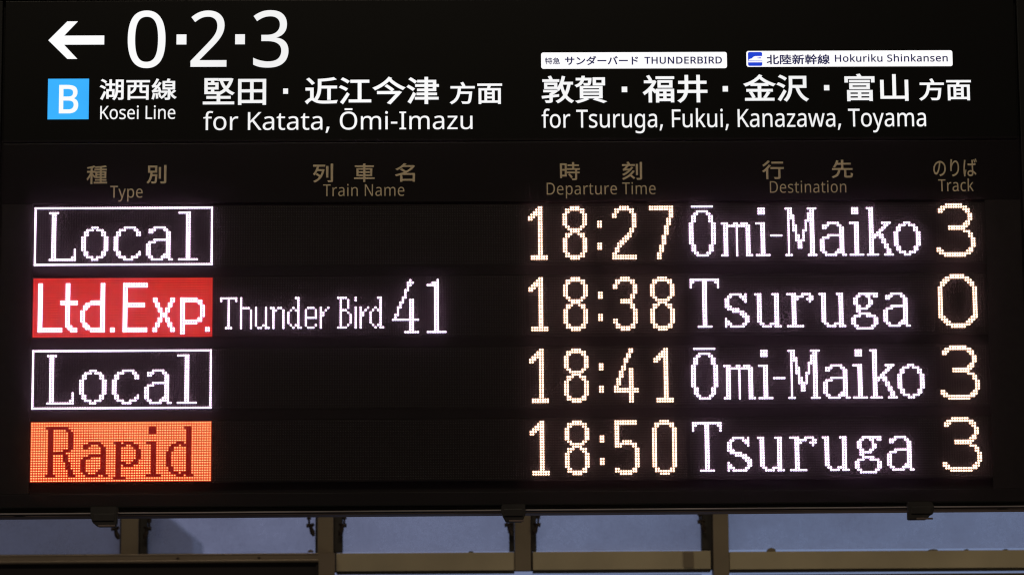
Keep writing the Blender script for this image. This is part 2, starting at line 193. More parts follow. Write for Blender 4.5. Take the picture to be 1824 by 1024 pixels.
江1000|96 774 0 0 61 -34,179 -120 -39 34 0 0,46 60 0 0 -40 32,-181 113 60 -32 0 0|42 499 0 0 62 -31,184 -109 -40 31 0 0,42 62 0 0 -42 31,-185 102 60 -27 0 0|76 -16 53 77 0 0,62 -51 0 0 60 93,182 324 -53 -106 0 0,-54 49 0 0 -58 -113|326 60,0 -75,634 0,0 75,-288 0,0 611,232 0,0 75,-530 0,0 -75,217 0,0 -611
今1000|390 533 0 0 66 -49,190 -166 -39 45 0 0,55 53 0 0 -42 44,-194 159 65 -47 0 0|161 348,0 -76,561 0 0 0 -72 -93,-261 -320 86 99 0 0,77 -35 0 0 106 129,321 407 -83 -112 0 0,-58 28,-14 -4|495 847 0 0 -101 -152,-460 -372 181 81 22 -18,57 -67 -12 21 152 77,411 321 -109 -130 109 -124,403 -314 -132 66 14 20,59 67 -20 -16 -142 62,-417 304 101 -118 0 0,19 27
津1000|96 772 0 0 54 -39,165 -131 -36 35 0 0,48 59 0 0 -38 33,-167 123 54 -36 0 0|36 509 0 0 55 -38,165 -125 -36 33 0 0,45 59 0 0 -38 32,-166 118 53 -35 0 0|66 -10 45 77 0 0,65 -48 0 0 49 93,149 320 -43 -104 0 0,-59 47 0 0 -47 -113|326 289,0 -62,236 0,0 -88,-285 0,0 -64,285 0,0 -154,76 0,0 154,309 0,0 64,-309 0,0 88,261 0,0 62,-261 0,0 80,240 0,0 151,79 0,0 66,-79 0,0 148,-240 0,0 106,-76 0,0 -106,-215 0,0 -61,215 0,0 -87,-275 0,0 -66,275 0,0 -90,-220 0,0 -61,220 0,0 -80|638 673,169 0,0 -87,-169 0|638 430,0 90,169 0,0 -90
方1000|440 818 0 0 26 -47,68 -151 -12 40 0 0,-440 0,0 -73,273 0 0 0 -12 -230,-295 -617 258 128 20 -14,55 -59 -11 19 190 99,297 443 -32 -178 0 0,358 0 0 0 -16 -226,-65 -349 29 26 -13 -10,-48 -12 22 0 -27 0,-169 7 72 -6 15 -20,27 -73 -2 22 67 -5,168 -3 -35 -2 39 2,87 35 -25 -25 39 39,79 432 -20 -284 0 0,3 36,-428 0 0 0 6 53,13 160 -3 -53 0 0,513 0,0 73,-422 0,71 31 0 0 -14 40,-73 148 28 -47 0 0
面1000|389 334,212 0,0 -113,-212 0|389 395,0 111,212 0,0 -111|389 160,212 0,0 -117,-212 0|58 774,0 -72,386 0 0 0 -7 -41,-28 -126 10 38 0 0,-312 0,0 -656,72 0,0 53,644 0,0 -53,76 0,0 656,-403 0,39 126,413 0,0 72|176 43,0 463,144 0,0 -463|820 43,-150 0,0 463,150 0
敦1000|179 552,236 0,0 -86,-236 0|115 607,0 -195,367 0,0 195|643 564,164 0 0 0 -17 -117,-80 -304 38 86 -39 88,-85 302 19 -111 0 0|643 839 0 0 -30 -166,-161 -433 77 105 15 -13,52 -59 -11 15 24 33,65 111 -20 -41 22 -102,88 -275 -38 81 -53 -88,-224 -207 99 51 15 -14,49 -58 -9 14 90 51,214 194 -54 -79 50 -81,192 -188 -80 43 11 20,51 62 -17 -14 -85 41,-202 194 51 -86 55 105,112 384 -22 -153 0 0,72 0,0 69,-284 0 0 0 19 62,48 192 -13 -66 0 0|232 829 0 0 15 -32,41 -106 -11 34 0 0,-211 0,0 -65,479 0,0 65,-192 0 0 0 -12 37,-50 122 18 -38 0 0|272 235 34 16 0 0,0 -65,-233 -27,10 -65,223 29,0 -102 0 0 0 -11,-18 -15 14 1 -14 -1,-115 1 54 -2 11 -19,24 -63 -3 18 68 0,142 10 -28 -11 29 11,36 66 0 -37 0 0,0 112,190 26,-1 61,-189 -24,0 31 0 0 57 32,160 117 -44 -43 0 0,-43 33,-14 -4,-356 0,0 -58,288 0 0 0 -32 -24
賀1000|637 727,199 0,0 -135,-199 0|568 786,0 -254,341 0,0 254|254 318,504 0,0 -69,-504 0|254 201,504 0,0 -70,-504 0|254 434,504 0,0 -67,-504 0|181 485,0 -404,652 0,0 404|584 29 0 0 110 -36,285 -110 -65 31 0 0,78 40 0 0 -73 33,-305 109 110 -33 0 0|348 70 0 0 -72 -39,-295 -97 103 22 17 -13,56 -56 -12 15 100 27,308 122 -81 -48 0 0|234 840,-7 -70,-165 0,0 -62,152 0 0 0 -24 -84,-181 -184 107 38 15 -13,42 -55 -7 17 129 49,211 239 -26 -110 0 0,148 0 0 0 -6 -74,-21 -114 10 10 -7 -7,-30 -8 16 0 -15 0,-100 5 44 -5 10 -17,18 -61 -1 18 46 -3,112 -1 -22 -2 26 2,57 22 -14 -16 18 21,34 191 -7 -120 0 0,1 28,-207 0,7 70
福1000|133 809 0 0 27 -46,77 -147 -16 39 0 0,61 30 0 0 -15 38,-78 142 28 -46 0 0|533 598,286 0,0 -110,-286 0|466 659,0 -232,423 0,0 232|409 791,0 -65,533 0,0 65|635 300,0 -104,-152 0,0 104|703 300,160 0,0 -104,-160 0|635 137,0 -107,-152 0,0 107|703 137,160 0,0 -107,-160 0|55 652,0 -68,253 0 0 0 -63 -133,-289 -331 110 72 12 -13,39 -68 -8 20 45 32,134 118 -44 -46 0 0,0 -381,73 0,0 432 0 0 37 -38,106 -116 -21 27 0 0,42 58,0 -376,70 0,0 47,380 0,0 -44,72 0,0 439,-522 0,0 -61 0 0 -21 21,-128 115 35 -29 47 65,116 212 -28 -75 0 0,-41 27,-14 -3
井1000|92 633,0 -75,194 0,0 -111 0 0 0 -43,-5 -125 4 41 0 0,-221 0,0 -76,209 0 0 0 -23 -107,-198 -281 121 78 20 -12,64 -55 -14 17 137 91,215 336 -22 -129 0 0,292 0,0 -326,78 0,0 326,222 0,0 76,-222 0,0 236,198 0,0 75,-198 0,0 204,-78 0,0 -204,-278 0,0 203,-78 0,0 -203|360 322 0 0 3 41,4 125 0 -42 0 0,0 111,278 0,0 -236
金1000|198 218 0 0 38 -57,93 -184 -16 48 0 0,65 28 0 0 -16 49,-96 180 39 -55 0 0|733 243 0 0 -25 -56,-105 -186 35 50 0 0,57 -24 0 0 36 46,119 182 -37 -63 0 0|499 849 0 0 -95 -149,-469 -327 189 61 20 -18,52 -69 -12 22 54 20,159 73 -51 -29 0 0,0 -56,217 0,0 -136,-345 0,0 -69,345 0,0 -247,-390 0,0 -69,866 0,0 69,-397 0,0 247,351 0,0 69,-351 0,0 136,221 0,0 63 0 0 54 -31,161 -76 -52 19 12 20,53 65 -18 -16 -152 48,-428 260 98 -108 0 0,25 36|746 540 -91 53 0 0,-480 0 0 0 88 52,235 189 -66 -73 67 -69
沢1000|92 778 0 0 65 -30,181 -117 -38 38 0 0,44 62 0 0 -39 36,-183 109 64 -28 0 0|38 507 0 0 66 -28,185 -109 -39 34 0 0,42 62 0 0 -40 33,-187 103 65 -25 0 0|66 -17 51 77 0 0,65 -49 0 0 55 94,169 326 -49 -106 0 0,-57 47 0 0 -54 -114|484 470,0 32,0 217,351 0,0 -249|409 792,0 -290 0 0 0 -165,-158 -541 143 155 19 -8,64 -44 -13 15 120 132,166 479 -9 -160 0 0,122 0 0 0 56 -214,314 -477 -158 87 12 21,56 68 -19 -16 -145 71,-296 409 53 -183 0 0,235 0,0 396
富1000|212 632,0 -54,576 0,0 54|284 468,425 0,0 -76,-425 0|215 523,0 -185,567 0,0 185|459 223,0 -79,-240 0,0 79|532 223,255 0,0 -79,-255 0|459 92,0 -81,-240 0,0 81|532 92,255 0,0 -81,-255 0|148 281,0 -363,71 0,0 35,568 0,0 -30,74 0,0 358|425 832,39 -73,-383 0,0 -190,73 0,0 125,693 0,0 -125,75 0,0 190,-367 0 0 0 -12 27,-51 91 18 -28 0 0
山1000|108 632,0 -634,708 0,0 -74,77 0,0 709,-77 0,0 -559,-278 0,0 755,-78 0,0 -755,-275 0,0 558
特1000|457 212 0 0 49 -49,123 -164 -21 46 0 0,60 39 0 0 -24 46,-127 159 49 -47 0 0|642 841,0 -109,-195 0,0 -70,195 0,0 -126,-253 0,0 -71,375 0,0 -119,-359 0,0 -71,359 0,0 -262 0 0 0 -14,-20 -18 16 2 -17 -2,-131 0 60 -2 10 -21,23 -75 -3 22 76 0,159 13 -31 -12 32 12,41 80 0 -46 0 0,0 262,116 0,0 71,-116 0,0 119,122 0,0 71,-245 0,0 126,199 0,0 70,-199 0,0 109|97 763 0 0 -9 -125,-58 -339 30 84 15 -6,58 -32 -13 10 15 46,39 170 -11 -65 0 0,76 0,0 -245,-165 -47,16 -76,149 48,0 -322,72 0,0 345,103 34,-6 70,-97 -30,0 223,95 0,0 72,-95 0,0 205,-72 0,0 -205,-65 0,13 118
急1000|262 181,0 -147 0 0 0 -79,147 -99 -117 0 0 0,231 0 0 0 95 0,130 150 -10 -121 -21 4,-69 27 17 -12 -5 -96,-66 -109 53 0 0 0,-222 0 0 0 -64 0,-76 31 0 -26 0 0,0 147|412 209 0 0 54 -50,143 -166 -27 46 0 0,61 41 0 0 -29 47,-147 161 55 -47 0 0|767 180 0 0 46 -66,113 -213 -19 56 0 0,70 29 0 0 -20 57,-117 210 47 -66 0 0|145 179 0 0 -24 -58,-103 -190 40 51 0 0,69 -33 0 0 36 53,99 194 -26 -59 0 0|322 843 0 0 -48 -89,-271 -275 132 77 17 -12,53 -54 -11 17 25 16,72 51 -23 -18 0 0,0 -22,569 0,0 -84,-556 0,0 -59,556 0,0 -86,-590 0,0 -63,664 0,0 354,-201 0 0 0 31 41,86 130 -23 -42 0 0,-51 33,-12 -3,-278 0,39 63|224 605 0 0 34 31,92 97 -27 -33 0 0,283 0 0 0 -20 -33,-68 -97 24 28 0 0
北1000|34 122 73 25 0 0,34 -74,254 107,0 -226,76 0,0 893,-76 0,0 -236,-258 0,0 -75,258 0,0 -281 0 0 -108 -41|891 668 0 0 -61 -57,-248 -180 93 56 0 0,0 333,-78 0,0 -741 0 0 0 -107,122 -137 -94 0 0 0,161 0 0 0 98 0,126 247 -8 -182 -21 5,-71 36 19 -16 -7 -166,-61 -210 47 0 0 0,-147 0 0 0 -44 0,-52 63 0 -53 0 0,0 331 0 0 106 59,304 192 -84 -65 0 0
陸1000|547 483 0 0 -55 -59,-188 -146 59 33 0 0,40 -60 0 0 60 40,195 165 -58 -63 0 0|701 440 0 0 63 -42,192 -141 -43 37 0 0,40 53 0 0 -47 39,-194 136 61 -39 0 0|78 800,0 -877,67 0,0 809,134 0 0 0 -21 -67,-79 -227 29 72 72 -80,90 -203 0 55 0 -31,-21 -70 15 11 -8 -6,-31 -9 12 1 -16 -1,-58 1 22 -1 11 -19,18 -66 -1 18 23 -1,68 1 -20 -3 20 3,52 19 -14 -10 28 20,39 117 0 -54 0 63,-89 219 72 -84 34 79,99 259 -29 -81 0 0,-49 30,-11 -3|604 840,0 -98,-205 0,0 -65,205 0,0 -114,-244 0,0 -67,582 0,0 67,-264 0,0 114,223 0,0 65,-223 0,0 98|604 347,0 -123,-214 0,0 -66,214 0,0 -147,-307 0,0 -68,661 0,0 68,-280 0,0 147,227 0,0 66,-227 0,0 123
新1000|360 213 0 0 30 -50,82 -162 -16 44 0 0,53 32 0 0 -15 42,-84 157 33 -50 0 0|135 235 0 0 -20 -61,-94 -167 41 44 15 -9,53 -38 -12 10 39 47,102 190 -23 -70 0 0|553 744 112 18 0 0,0 -344 0 0 0 -133,-93 -425 85 120 16 -9,58 -46 -12 14 92 130,105 471 0 -144 0 0,0 32,152 0,0 -507,73 0,0 507,110 0,0 70,-335 0,0 192 0 0 106 16,304 73 -84 -31 0 0,-61 55 0 0 -72 -30|214 827 0 0 16 -28,44 -92 -12 30 0 0,-197 0,0 -63,442 0,0 63,-167 0 0 0 -13 33,-54 109 19 -33 0 0|377 667 0 0 -12 -46,-54 -160 19 46 0 0,-277 0,0 -64,205 0,0 -104,-201 0,0 -66,201 0,0 -255 0 0 0 -10,-12 -13 10 1 0 0,-77 0 0 0 10 -18,22 -64 -2 18 49 0,106 12 -23 -11 23 11,30 64 0 -35 0 0,0 256,187 0,0 66,-187 0,0 104,199 0,0 64,-128 0 0 0 19 42,56 145 -18 -49 0 0|126 651 0 0 20 -45,39 -144 -4 39 0 0,65 18 0 0 -5 38,-43 140 21 -43 0 0
幹1000|154 387,224 0,0 -80,-224 0|154 521,224 0,0 -77,-224 0|701 857 0 0 -51 -129,-253 -325 104 66 0 0,0 50,-145 0,0 78,175 0,0 67,-175 0,0 112,-72 0,0 -112,-179 0,0 -67,179 0,0 -78,-144 0,0 -335,144 0,0 -78,-190 0,0 -68,190 0,0 -180,72 0,0 180,184 0,0 68,-184 0,0 78,145 0,0 267 0 0 14 -14,39 -47 -9 14 82 55,218 246 -59 -102 61 -94,220 -243 -74 53 11 16,49 52 -16 -12 -83 52,-237 250 54 -94 0 0,28 64|487 249,0 -69,188 0,0 -260,74 0,0 260,184 0,0 69,-184 0,0 164,139 0,0 70,-359 0,0 -70,146 0,0 -164
種1000|433 535,0 -321,208 0,0 -72,-219 0,0 -60,219 0,0 -79,-276 0,0 -62,600 0,0 62,-252 0,0 79,218 0,0 60,-218 0,0 72,213 0,0 321,-213 0,0 67,233 0,0 62,-233 0,0 74 0 0 86 8,231 33 -63 -14 0 0,-46 57 0 0 -113 -26,-489 -49 168 7 7 -16,18 -58 -2 17 67 2,214 11 -73 -5 0 0,0 -68,-250 0,0 -62,250 0,0 -67|500 350,141 0,0 -80,-141 0|713 350,144 0,0 -80,-144 0|500 479,141 0,0 -79,-141 0|713 479,144 0,0 -79,-144 0|361 826 0 0 -74 -34,-318 -82 112 19 9 -16,22 -57 -3 16 47 6,147 25 -50 -10 0 0,0 -154,-163 0,0 -70,153 0 0 0 -40 -115,-174 -316 65 71 13 -18,39 -69 -8 21 51 62,145 262 -41 -101 0 0,0 -443,74 0,0 431 0 0 34 -42,91 -124 -17 28 0 0,45 59 0 0 -20 23,-136 138 29 -25 0 0,0 62,125 0,0 70,-125 0,0 171 0 0 47 11,127 39 -36 -15 0 0
別1000|593 720,0 -555,73 0,0 555|838 821,0 -801 0 0 0 -19,-26 -26 19 1 -20 -1,-153 1 71 -2 11 -21,28 -76 -5 20 92 0,181 14 -32 -14 31 13,45 87 0 -52 0 0,0 801|164 727,255 0,0 -193,-255 0|95 794,0 -328,110 0 0 0 -10 -182,-172 -497 135 110 18 -11,53 -51 -12 18 106 88,174 373 -22 -147 0 0,166 0 0 0 -10 -199,-38 -294 16 20 -8 -10,-35 -11 17 0 -17 0,-114 5 50 -5 12 -19,21 -67 -2 20 49 -2,123 0 -25 -3 30 3,65 29 -17 -20 27 31,49 374 -12 -251 0 0,1 31,-229 0,9 108,213 0,0 328
列1000|642 724,0 -560,74 0,0 560|848 835,0 -818 0 0 0 -16,-22 -21 16 1 -16 -1,-123 1 55 -2 10 -21,25 -73 -3 20 77 0,154 13 -29 -12 30 12,42 81 0 -47 0 0,0 817|181 302 0 0 51 -35,152 -121 -39 37 -68 -96,-254 -203 99 39 16 -15,45 -63 -9 19 212 95,417 637 -50 -347 0 0,-46 14,-13 -3,-225 0 0 0 16 48,42 151 -12 -52 0 0,272 0,0 72,-510 0,0 -72,163 0 0 0 -35 -153,-171 -388 80 93 17 -11,58 -50 -12 14 47 59,121 218 -34 -85 0 0,227 0 0 0 -19 -94,-86 -247 38 70 -39 34,-149 110 49 -31 0 0
車1000|158 606,0 -390,301 0,0 -81,-406 0,0 -69,406 0,0 -149,77 0,0 149,415 0,0 69,-415 0,0 81,310 0,0 390,-310 0,0 74,381 0,0 69,-381 0,0 90,-77 0,0 -90,-376 0,0 -69,376 0,0 -74|230 382,229 0,0 -103,-229 0|536 382,235 0,0 -103,-235 0|230 543,229 0,0 -102,-229 0|536 543,235 0,0 -102,-235 0
名1000|263 529 0 0 51 -35,154 -123 -44 40 -117 -62,-370 -133 124 26 14 -17,39 -69 -7 20 55 13,166 49 -55 -20 0 0,0 -332,75 0,0 52,446 0,0 -52,76 0,0 419,-398 0 0 0 166 89,393 373 -82 -160 0 0,-50 31,-13 -4,-354 0 0 0 24 28,65 86 -19 -29 0 0,-86 17 0 0 -59 -96,-337 -284 164 77 18 -13,53 -58 -11 18 95 49,239 170 -65 -62 0 0,372 0 0 0 -59 -88,-246 -226 100 63 -47 41,-166 127 53 -36 0 0|773 42,-446 0,0 229,446 0
時1000|445 209 0 0 51 -53,127 -176 -22 49 0 0,64 39 0 0 -23 50,-131 172 51 -51 0 0|631 841,0 -120,-210 0,0 -67,210 0,0 -127,-252 0,0 -68,384 0,0 -113,-379 0,0 -67,379 0,0 -269 0 0 0 -15,-21 -19 16 1 -16 -1,-134 1 61 -2 11 -21,25 -71 -3 20 81 0,163 13 -32 -11 31 11,41 75 0 -43 0 0,0 270,117 0,0 67,-117 0,0 113,127 0,0 68,-259 0,0 127,217 0,0 67,-217 0,0 120|291 416,0 -231,-145 0,0 231|291 484,-145 0,0 222,145 0|76 775,0 -740,70 0,0 82,216 0,0 658
刻1000|851 828,0 -811 0 0 0 -17,-24 -23 17 1 -17 -1,-136 1 62 -3 11 -21,25 -72 -3 20 86 0,166 13 -30 -12 31 12,43 81 0 -48 0 0,0 811|672 725,0 -558,71 0,0 558|460 578 0 0 -17 -34,-60 -98 23 32 0 0,-204 -8 0 0 50 51,142 175 -43 -62 0 0,262 0,0 69,-207 0 0 0 -10 36,-66 129 28 -39 0 0,-69 -19 0 0 22 -33,54 -110 -11 34 0 0,-258 0,0 -69,197 0 0 0 -43 -66,-111 -143 18 18 -22 -22,-58 -41 18 3 9 -20,24 -70 -4 15 18 8,241 23 -192 -11 -78 -88,-281 -210 105 50 14 -14,47 -60 -10 15 168 90,415 410 -92 -178 0 0|526 388 0 0 -99 -177,-467 -403 193 83 14 -15,48 -63 -10 15 104 51,294 200 -89 -81 57 -52,155 -157 -33 41 0 0,55 50 0 0 -35 41,-162 154 57 -50 56 58,145 192 -40 -70 0 0
行1000|435 780,0 -72,492 0,0 72|267 841 0 0 -51 -73,-232 -219 84 57 13 -14,44 -60 -10 17 90 64,260 249 -67 -87 0 0|391 504,0 -72,337 0,0 -415 0 0 0 -16,-26 -22 19 1 -18 -1,-157 2 71 -3 11 -22,25 -74 -3 21 98 0,189 11 -33 -13 33 13,45 82 0 -46 0 0,0 416,151 0,0 72|307 626 0 0 -69 -114,-282 -304 103 74 15 -15,53 -63 -11 15 37 30,114 105 -38 -39 0 0,0 -447,74 0,0 529 0 0 42 50,112 154 -32 -52 0 0
先1000|462 840,0 -156,-177 0 0 0 14 40,37 117 -10 -37 0 0,-76 16 0 0 -25 -105,-144 -323 69 85 19 -7,65 -35 -17 11 34 42,89 153 -25 -57 0 0,206 0,0 -202,-401 0,0 -73,261 0 0 0 -17 -165,-275 -359 213 66 18 -15,48 -63 -9 19 228 79,305 422 -21 -196 0 0,191 0,0 -294 0 0 0 -83,112 -107 -90 0 0 0,141 0 0 0 81 0,110 191 -8 -152 -21 6,-69 31 16 -13 -4 -130,-47 -150 37 0 0 0,-127 0 0 0 -38 0,-45 35 0 -30 0 0,0 294,274 0,0 73,-402 0,0 202,330 0,0 72,-330 0,0 156
の1000|476 642 -192 -24 -11 -92,-56 -270 25 83 -51 -169,-151 -236 47 0 -45 0,-103 182 0 -126 0 136|559 644 -13 -94 170 -15,267 -291 0 151 0 -173,-254 -297 128 28 -23 -5,-86 -13 32 3 0 0,47 -74 0 0 237 31,375 381 0 -210 0 203,-383 368 234 0 -244 0,-437 -407 0 217 0 -165,178 -267 -89 0 93 0,233 311 -62 -206 28 93
り1000|339 789 -21 -73 0 0,-88 3 0 0 -2 -27,-8 -86 4 30 -12 -81,-31 -323 0 95 0 -65,11 -159 -5 38 0 0,77 6 0 0 -6 50,-2 123 -4 -39 12 131,253 313 -125 0 105 0,159 -272 0 158 0 -251,-387 -372 217 32 0 0,47 -72 0 0 248 45,422 445 0 -278 0 210,-228 343 133 0 -127 0,-272 -227 41 102 6 70
ば1000|231 753 -6 -17 0 0,-88 8 0 0 0 -22,-6 -72 3 23 -12 -82,-46 -420 0 147 0 -136,38 -317 -20 72 0 0,70 5,-3 35 0 0 0 12,4 45 -3 -14 11 49,72 221 -24 -69 0 0,-41 32 0 0 -17 -40,-57 -147 16 46 -7 49,-10 140 0 -49 0 111,50 403 -20 -93 3 18|811 792 18 -36 0 0,-49 -15 0 0 19 -39,57 -142 -15 43 0 0,51 18 0 0 -14 40|911 823 19 -37 0 0,-49 -16 0 0 21 -38,59 -140 -16 44 0 0,51 18 0 0 -15 40|652 174 -32 11 0 0,1 -34 0 0 0 -67,-109 -109 84 0 -72 0,-122 78 0 -51 0 49,127 81 -74 0 36 0|725 760 -4 -21 0 0,-90 0,4 -62,0 -124,-95 -2 0 0 -58 0,-169 8 57 -5 0 0,0 -75 0 0 59 -4,168 -6 -57 0 0 0,96 2 0 0 1 -83,10 -258 -3 77 -29 6,-93 9 33 0 -131 0,-205 -150 0 83 0 -90,207 -145 -134 0 135 0,173 163 0 -82 0 0,0 20 0 0 51 -29,151 -116 -50 47 0 0,43 67 0 0 -52 47,-197 129 81 -32 -4 84,-12 285 1 -101 60 4,173 19 -55 -9 0 0,0 77 0 0 -53 -10,-173 -23 61 5 0 0,2 121 0 0 1 20
サ1000|67 578 9 -2 0 0,0 -87 0 0 12 1,100 3 -43 0 0 0,108 0,0 -161 0 0 0 -38,-4 -91 1 10 0 0,88 0 0 0 -1 10,-4 91 0 -37 0 0,0 161,285 0,0 -41 0 0 0 -280,-273 -436 182 70 0 0,67 -63 0 0 229 102,286 505 0 -266 0 0,0 35,110 0,92 -2,0 84 0 0 -14 -2,-92 -5 44 0 0 0,-110 0,0 125 0 0 0 39,5 82 -1 -10 0 0,-90 0 0 0 2 -10,5 -82 0 39 0 0,0 -125,-285 0,0 128 0 0 0 35,5 73 -1 -10 0 0,-89 0 0 0 3 -23,4 -73 0 21 0 0,0 -128,-108 0 0 0 -42 0
ン1000|227 733 71 -47 0 0,-57 -61 0 0 74 -50,249 -209 -50 52 0 0,63 63 0 0 -56 56|141 63 175 26 0 0,53 -82 0 0 166 31,393 155 -100 -63 151 95,336 356 -68 -125 0 0,-48 85 0 0 -58 -123,-334 -368 155 96 -95 -59
ダ1000|875 846 26 -36 0 0,-53 -22 0 0 28 -38,83 -138 -22 44 0 0,53 24 0 0 -18 37|504 762 -17 -26 0 0,-91 29 0 0 -6 -26,-32 -79 9 18 -46 -91,-321 -349 172 107 0 0,67 -51 0 0 112 77,265 264 -64 -89 0 0,338 0 0 0 -20 -82,-136 -277 65 88 -70 49,-211 136 66 -38 0 0,-54 -56 0 0 64 -40,212 -144 -71 52 -89 -97,-387 -240 169 51 0 0,72 -63 0 0 169 63,381 254 -89 -99 42 -32,109 -90 -30 27 0 0,59 69 0 0 -32 26,-114 87 43 -31 75 102,157 312 -29 -92 5 16,23 53 -8 -14 0 0,-47 28,53 24 0 0 -21 41,-82 137 25 -36 0 0,-53 -23 0 0 27 -37,80 -136 -20 40 0 0,-17 10 0 0 -16 -6,-66 -9 27 0 0 0,-270 0,20 35 0 0 10 19
ー1000|102 433 30 -2 0 0,0 -98 0 0 31 3,139 5 -55 0 0 0,549 0 0 0 45 0,107 -5 -20 1 0 0,0 98 0 0 -22 -2,-108 -5 50 0 0 0,-548 0 0 0 -56 0
バ1000|765 779 25 -35 0 0,-53 -22 0 0 27 -38,81 -139 -20 41 0 0,54 24 0 0 -20 41|875 819 27 -36 0 0,-53 -22 0 0 29 -38,83 -138 -22 44 0 0,54 24 0 0 -19 37|218 301 43 103 -35 -84,-154 -272 63 83 0 0,85 -36 0 0 56 80,147 275 -38 -92 42 102,91 312 -11 -63 4 22,18 73 -6 -22 0 0,-89 19 0 0 -13 -116|710 339 -40 103 42 -107,113 -344 -25 102 0 0,89 29 0 0 -26 90,-120 342 39 -100 -42 106,-146 316 40 -72 0 0,-81 -27 0 0 44 -74
ド1000|656 720 25 -37 0 0,-55 -25 0 0 33 -45,89 -152 -25 52 0 0,57 26 0 0 -23 47|777 770 26 -35 0 0,-55 -26 0 0 34 -44,93 -150 -27 53 0 0,56 28 0 0 -24 46|305 75 0 0 0 -37,-6 -118 4 32 0 0,96 0 0 0 -3 32,-6 118 0 -32 0 0,0 329 0 0 111 -34,392 -160 -108 59 0 0,35 85 0 0 -106 53,-427 164 132 -40 0 0,0 164 0 0 0 30,7 104 -4 -31 0 0,-99 0 0 0 6 -31,8 -104 0 28 0 0
'''
FONT = {}
for line in GLYPHS.strip('\n').split('\n'):
    ch, rest = line[0], line[1:].split('|')
    cont = []
    for part in rest[1:]:
        x = y = 0; c = []
        for pt in part.split(','):
            v = [int(k) for k in pt.split()]
            x += v[0]; y += v[1]
            c.append((x, y) + (tuple(v[2:]) if len(v) == 6 else (0, 0, 0, 0)))
        cont.append(c)
    FONT[ch] = (int(rest[0]), cont)

def lettering(text, x0, z0, x1, z1, m, parent, y=-1.2, weight=0.0, cap=False, thick=0.3, track=0, label=None):
    """one flat letter object per character, the whole word fitted to the box x0..x1, z0..z1 (mm);
    cap: z0 is the baseline and z1 the capital height; weight thickens (or thins) the strokes, in em/1000"""
    pen = 0; chars = []
    for ch in text:
        if ch == ' ':
            pen += 260 + track; continue
        adv, cont = FONT[ch]
        chars.append((ch, [[(p[0] + pen,) + p[1:] for p in c] for c in cont]))
        pen += adv + track
    xs = [p[0] for ch, g in chars for c in g for p in c]; ys = [p[1] for ch, g in chars for c in g for p in c]
    w = max(weight, 0)
    a, b = min(xs) - w, max(xs) + w
    lo, hi = (-w, 716 + w) if cap else (min(ys) - w, max(ys) + w)
    kx = (x1 - x0) / (b - a); kz = (z1 - z0) / (hi - lo)
    for ch, g in chars:
        cu = bpy.data.curves.new('letter', 'CURVE'); cu.dimensions = '2D'; cu.fill_mode = 'BOTH'; cu.resolution_u = 5
        for c in g:
            s = cu.splines.new('BEZIER'); s.bezier_points.add(len(c) - 1); s.use_cyclic_u = True
            for bp, p in zip(s.bezier_points, c):
                bp.handle_left_type = bp.handle_right_type = 'FREE'
                bp.co = (p[0] / 1000, p[1] / 1000, 0)
                bp.handle_left = ((p[0] + p[2]) / 1000, (p[1] + p[3]) / 1000, 0)
                bp.handle_right = ((p[0] + p[4]) / 1000, (p[1] + p[5]) / 1000, 0)
                if p[2] == p[3] == 0: bp.handle_left_type = 'VECTOR'
                if p[4] == p[5] == 0: bp.handle_right_type = 'VECTOR'
        if weight > 0: cu.bevel_depth = weight / 1000; cu.bevel_resolution = 0
        else: cu.offset = weight / 1000; cu.extrude = 0.01
        tmp = bpy.data.objects.new('tmp', cu); C.objects.link(tmp)
        bpy.context.view_layer.update()
        me = bpy.data.meshes.new_from_object(tmp.evaluated_get(bpy.context.evaluated_depsgraph_get()))
        bpy.data.objects.remove(tmp)
        me.name = 'letter'
        zs = max(v.co.z for v in me.vertices) or 1
        for v in me.vertices:
            X = x0 + (v.co.x * 1000 - a) * kx
            Z = z0 + (v.co.y * 1000 - lo) * kz
            v.co = (X * MM, (y - thick * 0.5 * (1 + v.co.z / zs)) * MM, Z * MM)
        me.materials.clear()
        put('letter', me, m, parent, label=(label + ', letter ' + ch) if label else None)

# ------------------------------------------------------------------ materials
m_case = mat('case_black', (0.006, 0.0058, 0.0055), 0.55, noise=0.25, scale=3.0, spec=0.3)
m_face = mat('sign_face_black', (0.0036, 0.0034, 0.0032), 0.38, noise=0.2, scale=2.0, spec=0.25)
m_mask = mat('led_mask_black', (0.016, 0.014, 0.0135), 0.7, noise=0.3, scale=60.0, spec=0.25)
m_divider = mat('divider_black', (0.012, 0.0105, 0.0105), 0.75, noise=0.25, scale=20.0, spec=0.2)
m_fin = mat('louvre_black', (0.03, 0.028, 0.027), 0.6, spec=0.3)
m_rail = mat('rail_bronze', (0.20, 0.15, 0.13), 0.45, metal=0.2, noise=0.25, scale=14.0)
m_edge = mat('trim_metal', (0.60, 0.54, 0.53), 0.38, metal=0.6, noise=0.3, scale=4.0)
m_latch = mat('latch_plastic', (0.034, 0.029, 0.026), 0.5, noise=0.3, scale=30.0)
m_white = mat('backlit_white', (0.6, 0.6, 0.6), 0.4, emit=(0.86, 0.875, 0.90), strength=0.97, noise=0.13, scale=2.2)
m_pill = mat('backlit_pill_white', (0.6, 0.6, 0.6), 0.4, emit=(0.97, 0.96, 0.985), strength=0.99, noise=0.04, scale=6.0)
m_blue = mat('backlit_sky_blue', (0.05, 0.3, 0.6), 0.4, emit=(0.030, 0.40, 0.955), strength=1.0, noise=0.08, scale=9.0)
m_icon = mat('backlit_deep_blue', (0.01, 0.03, 0.4), 0.4, emit=(0.010, 0.050, 0.62), strength=1.0, noise=0.1, scale=30.0)
m_navy = mat('navy_print', (0.02, 0.022, 0.07), 0.5, emit=(0.012, 0.014, 0.070), strength=1.0)
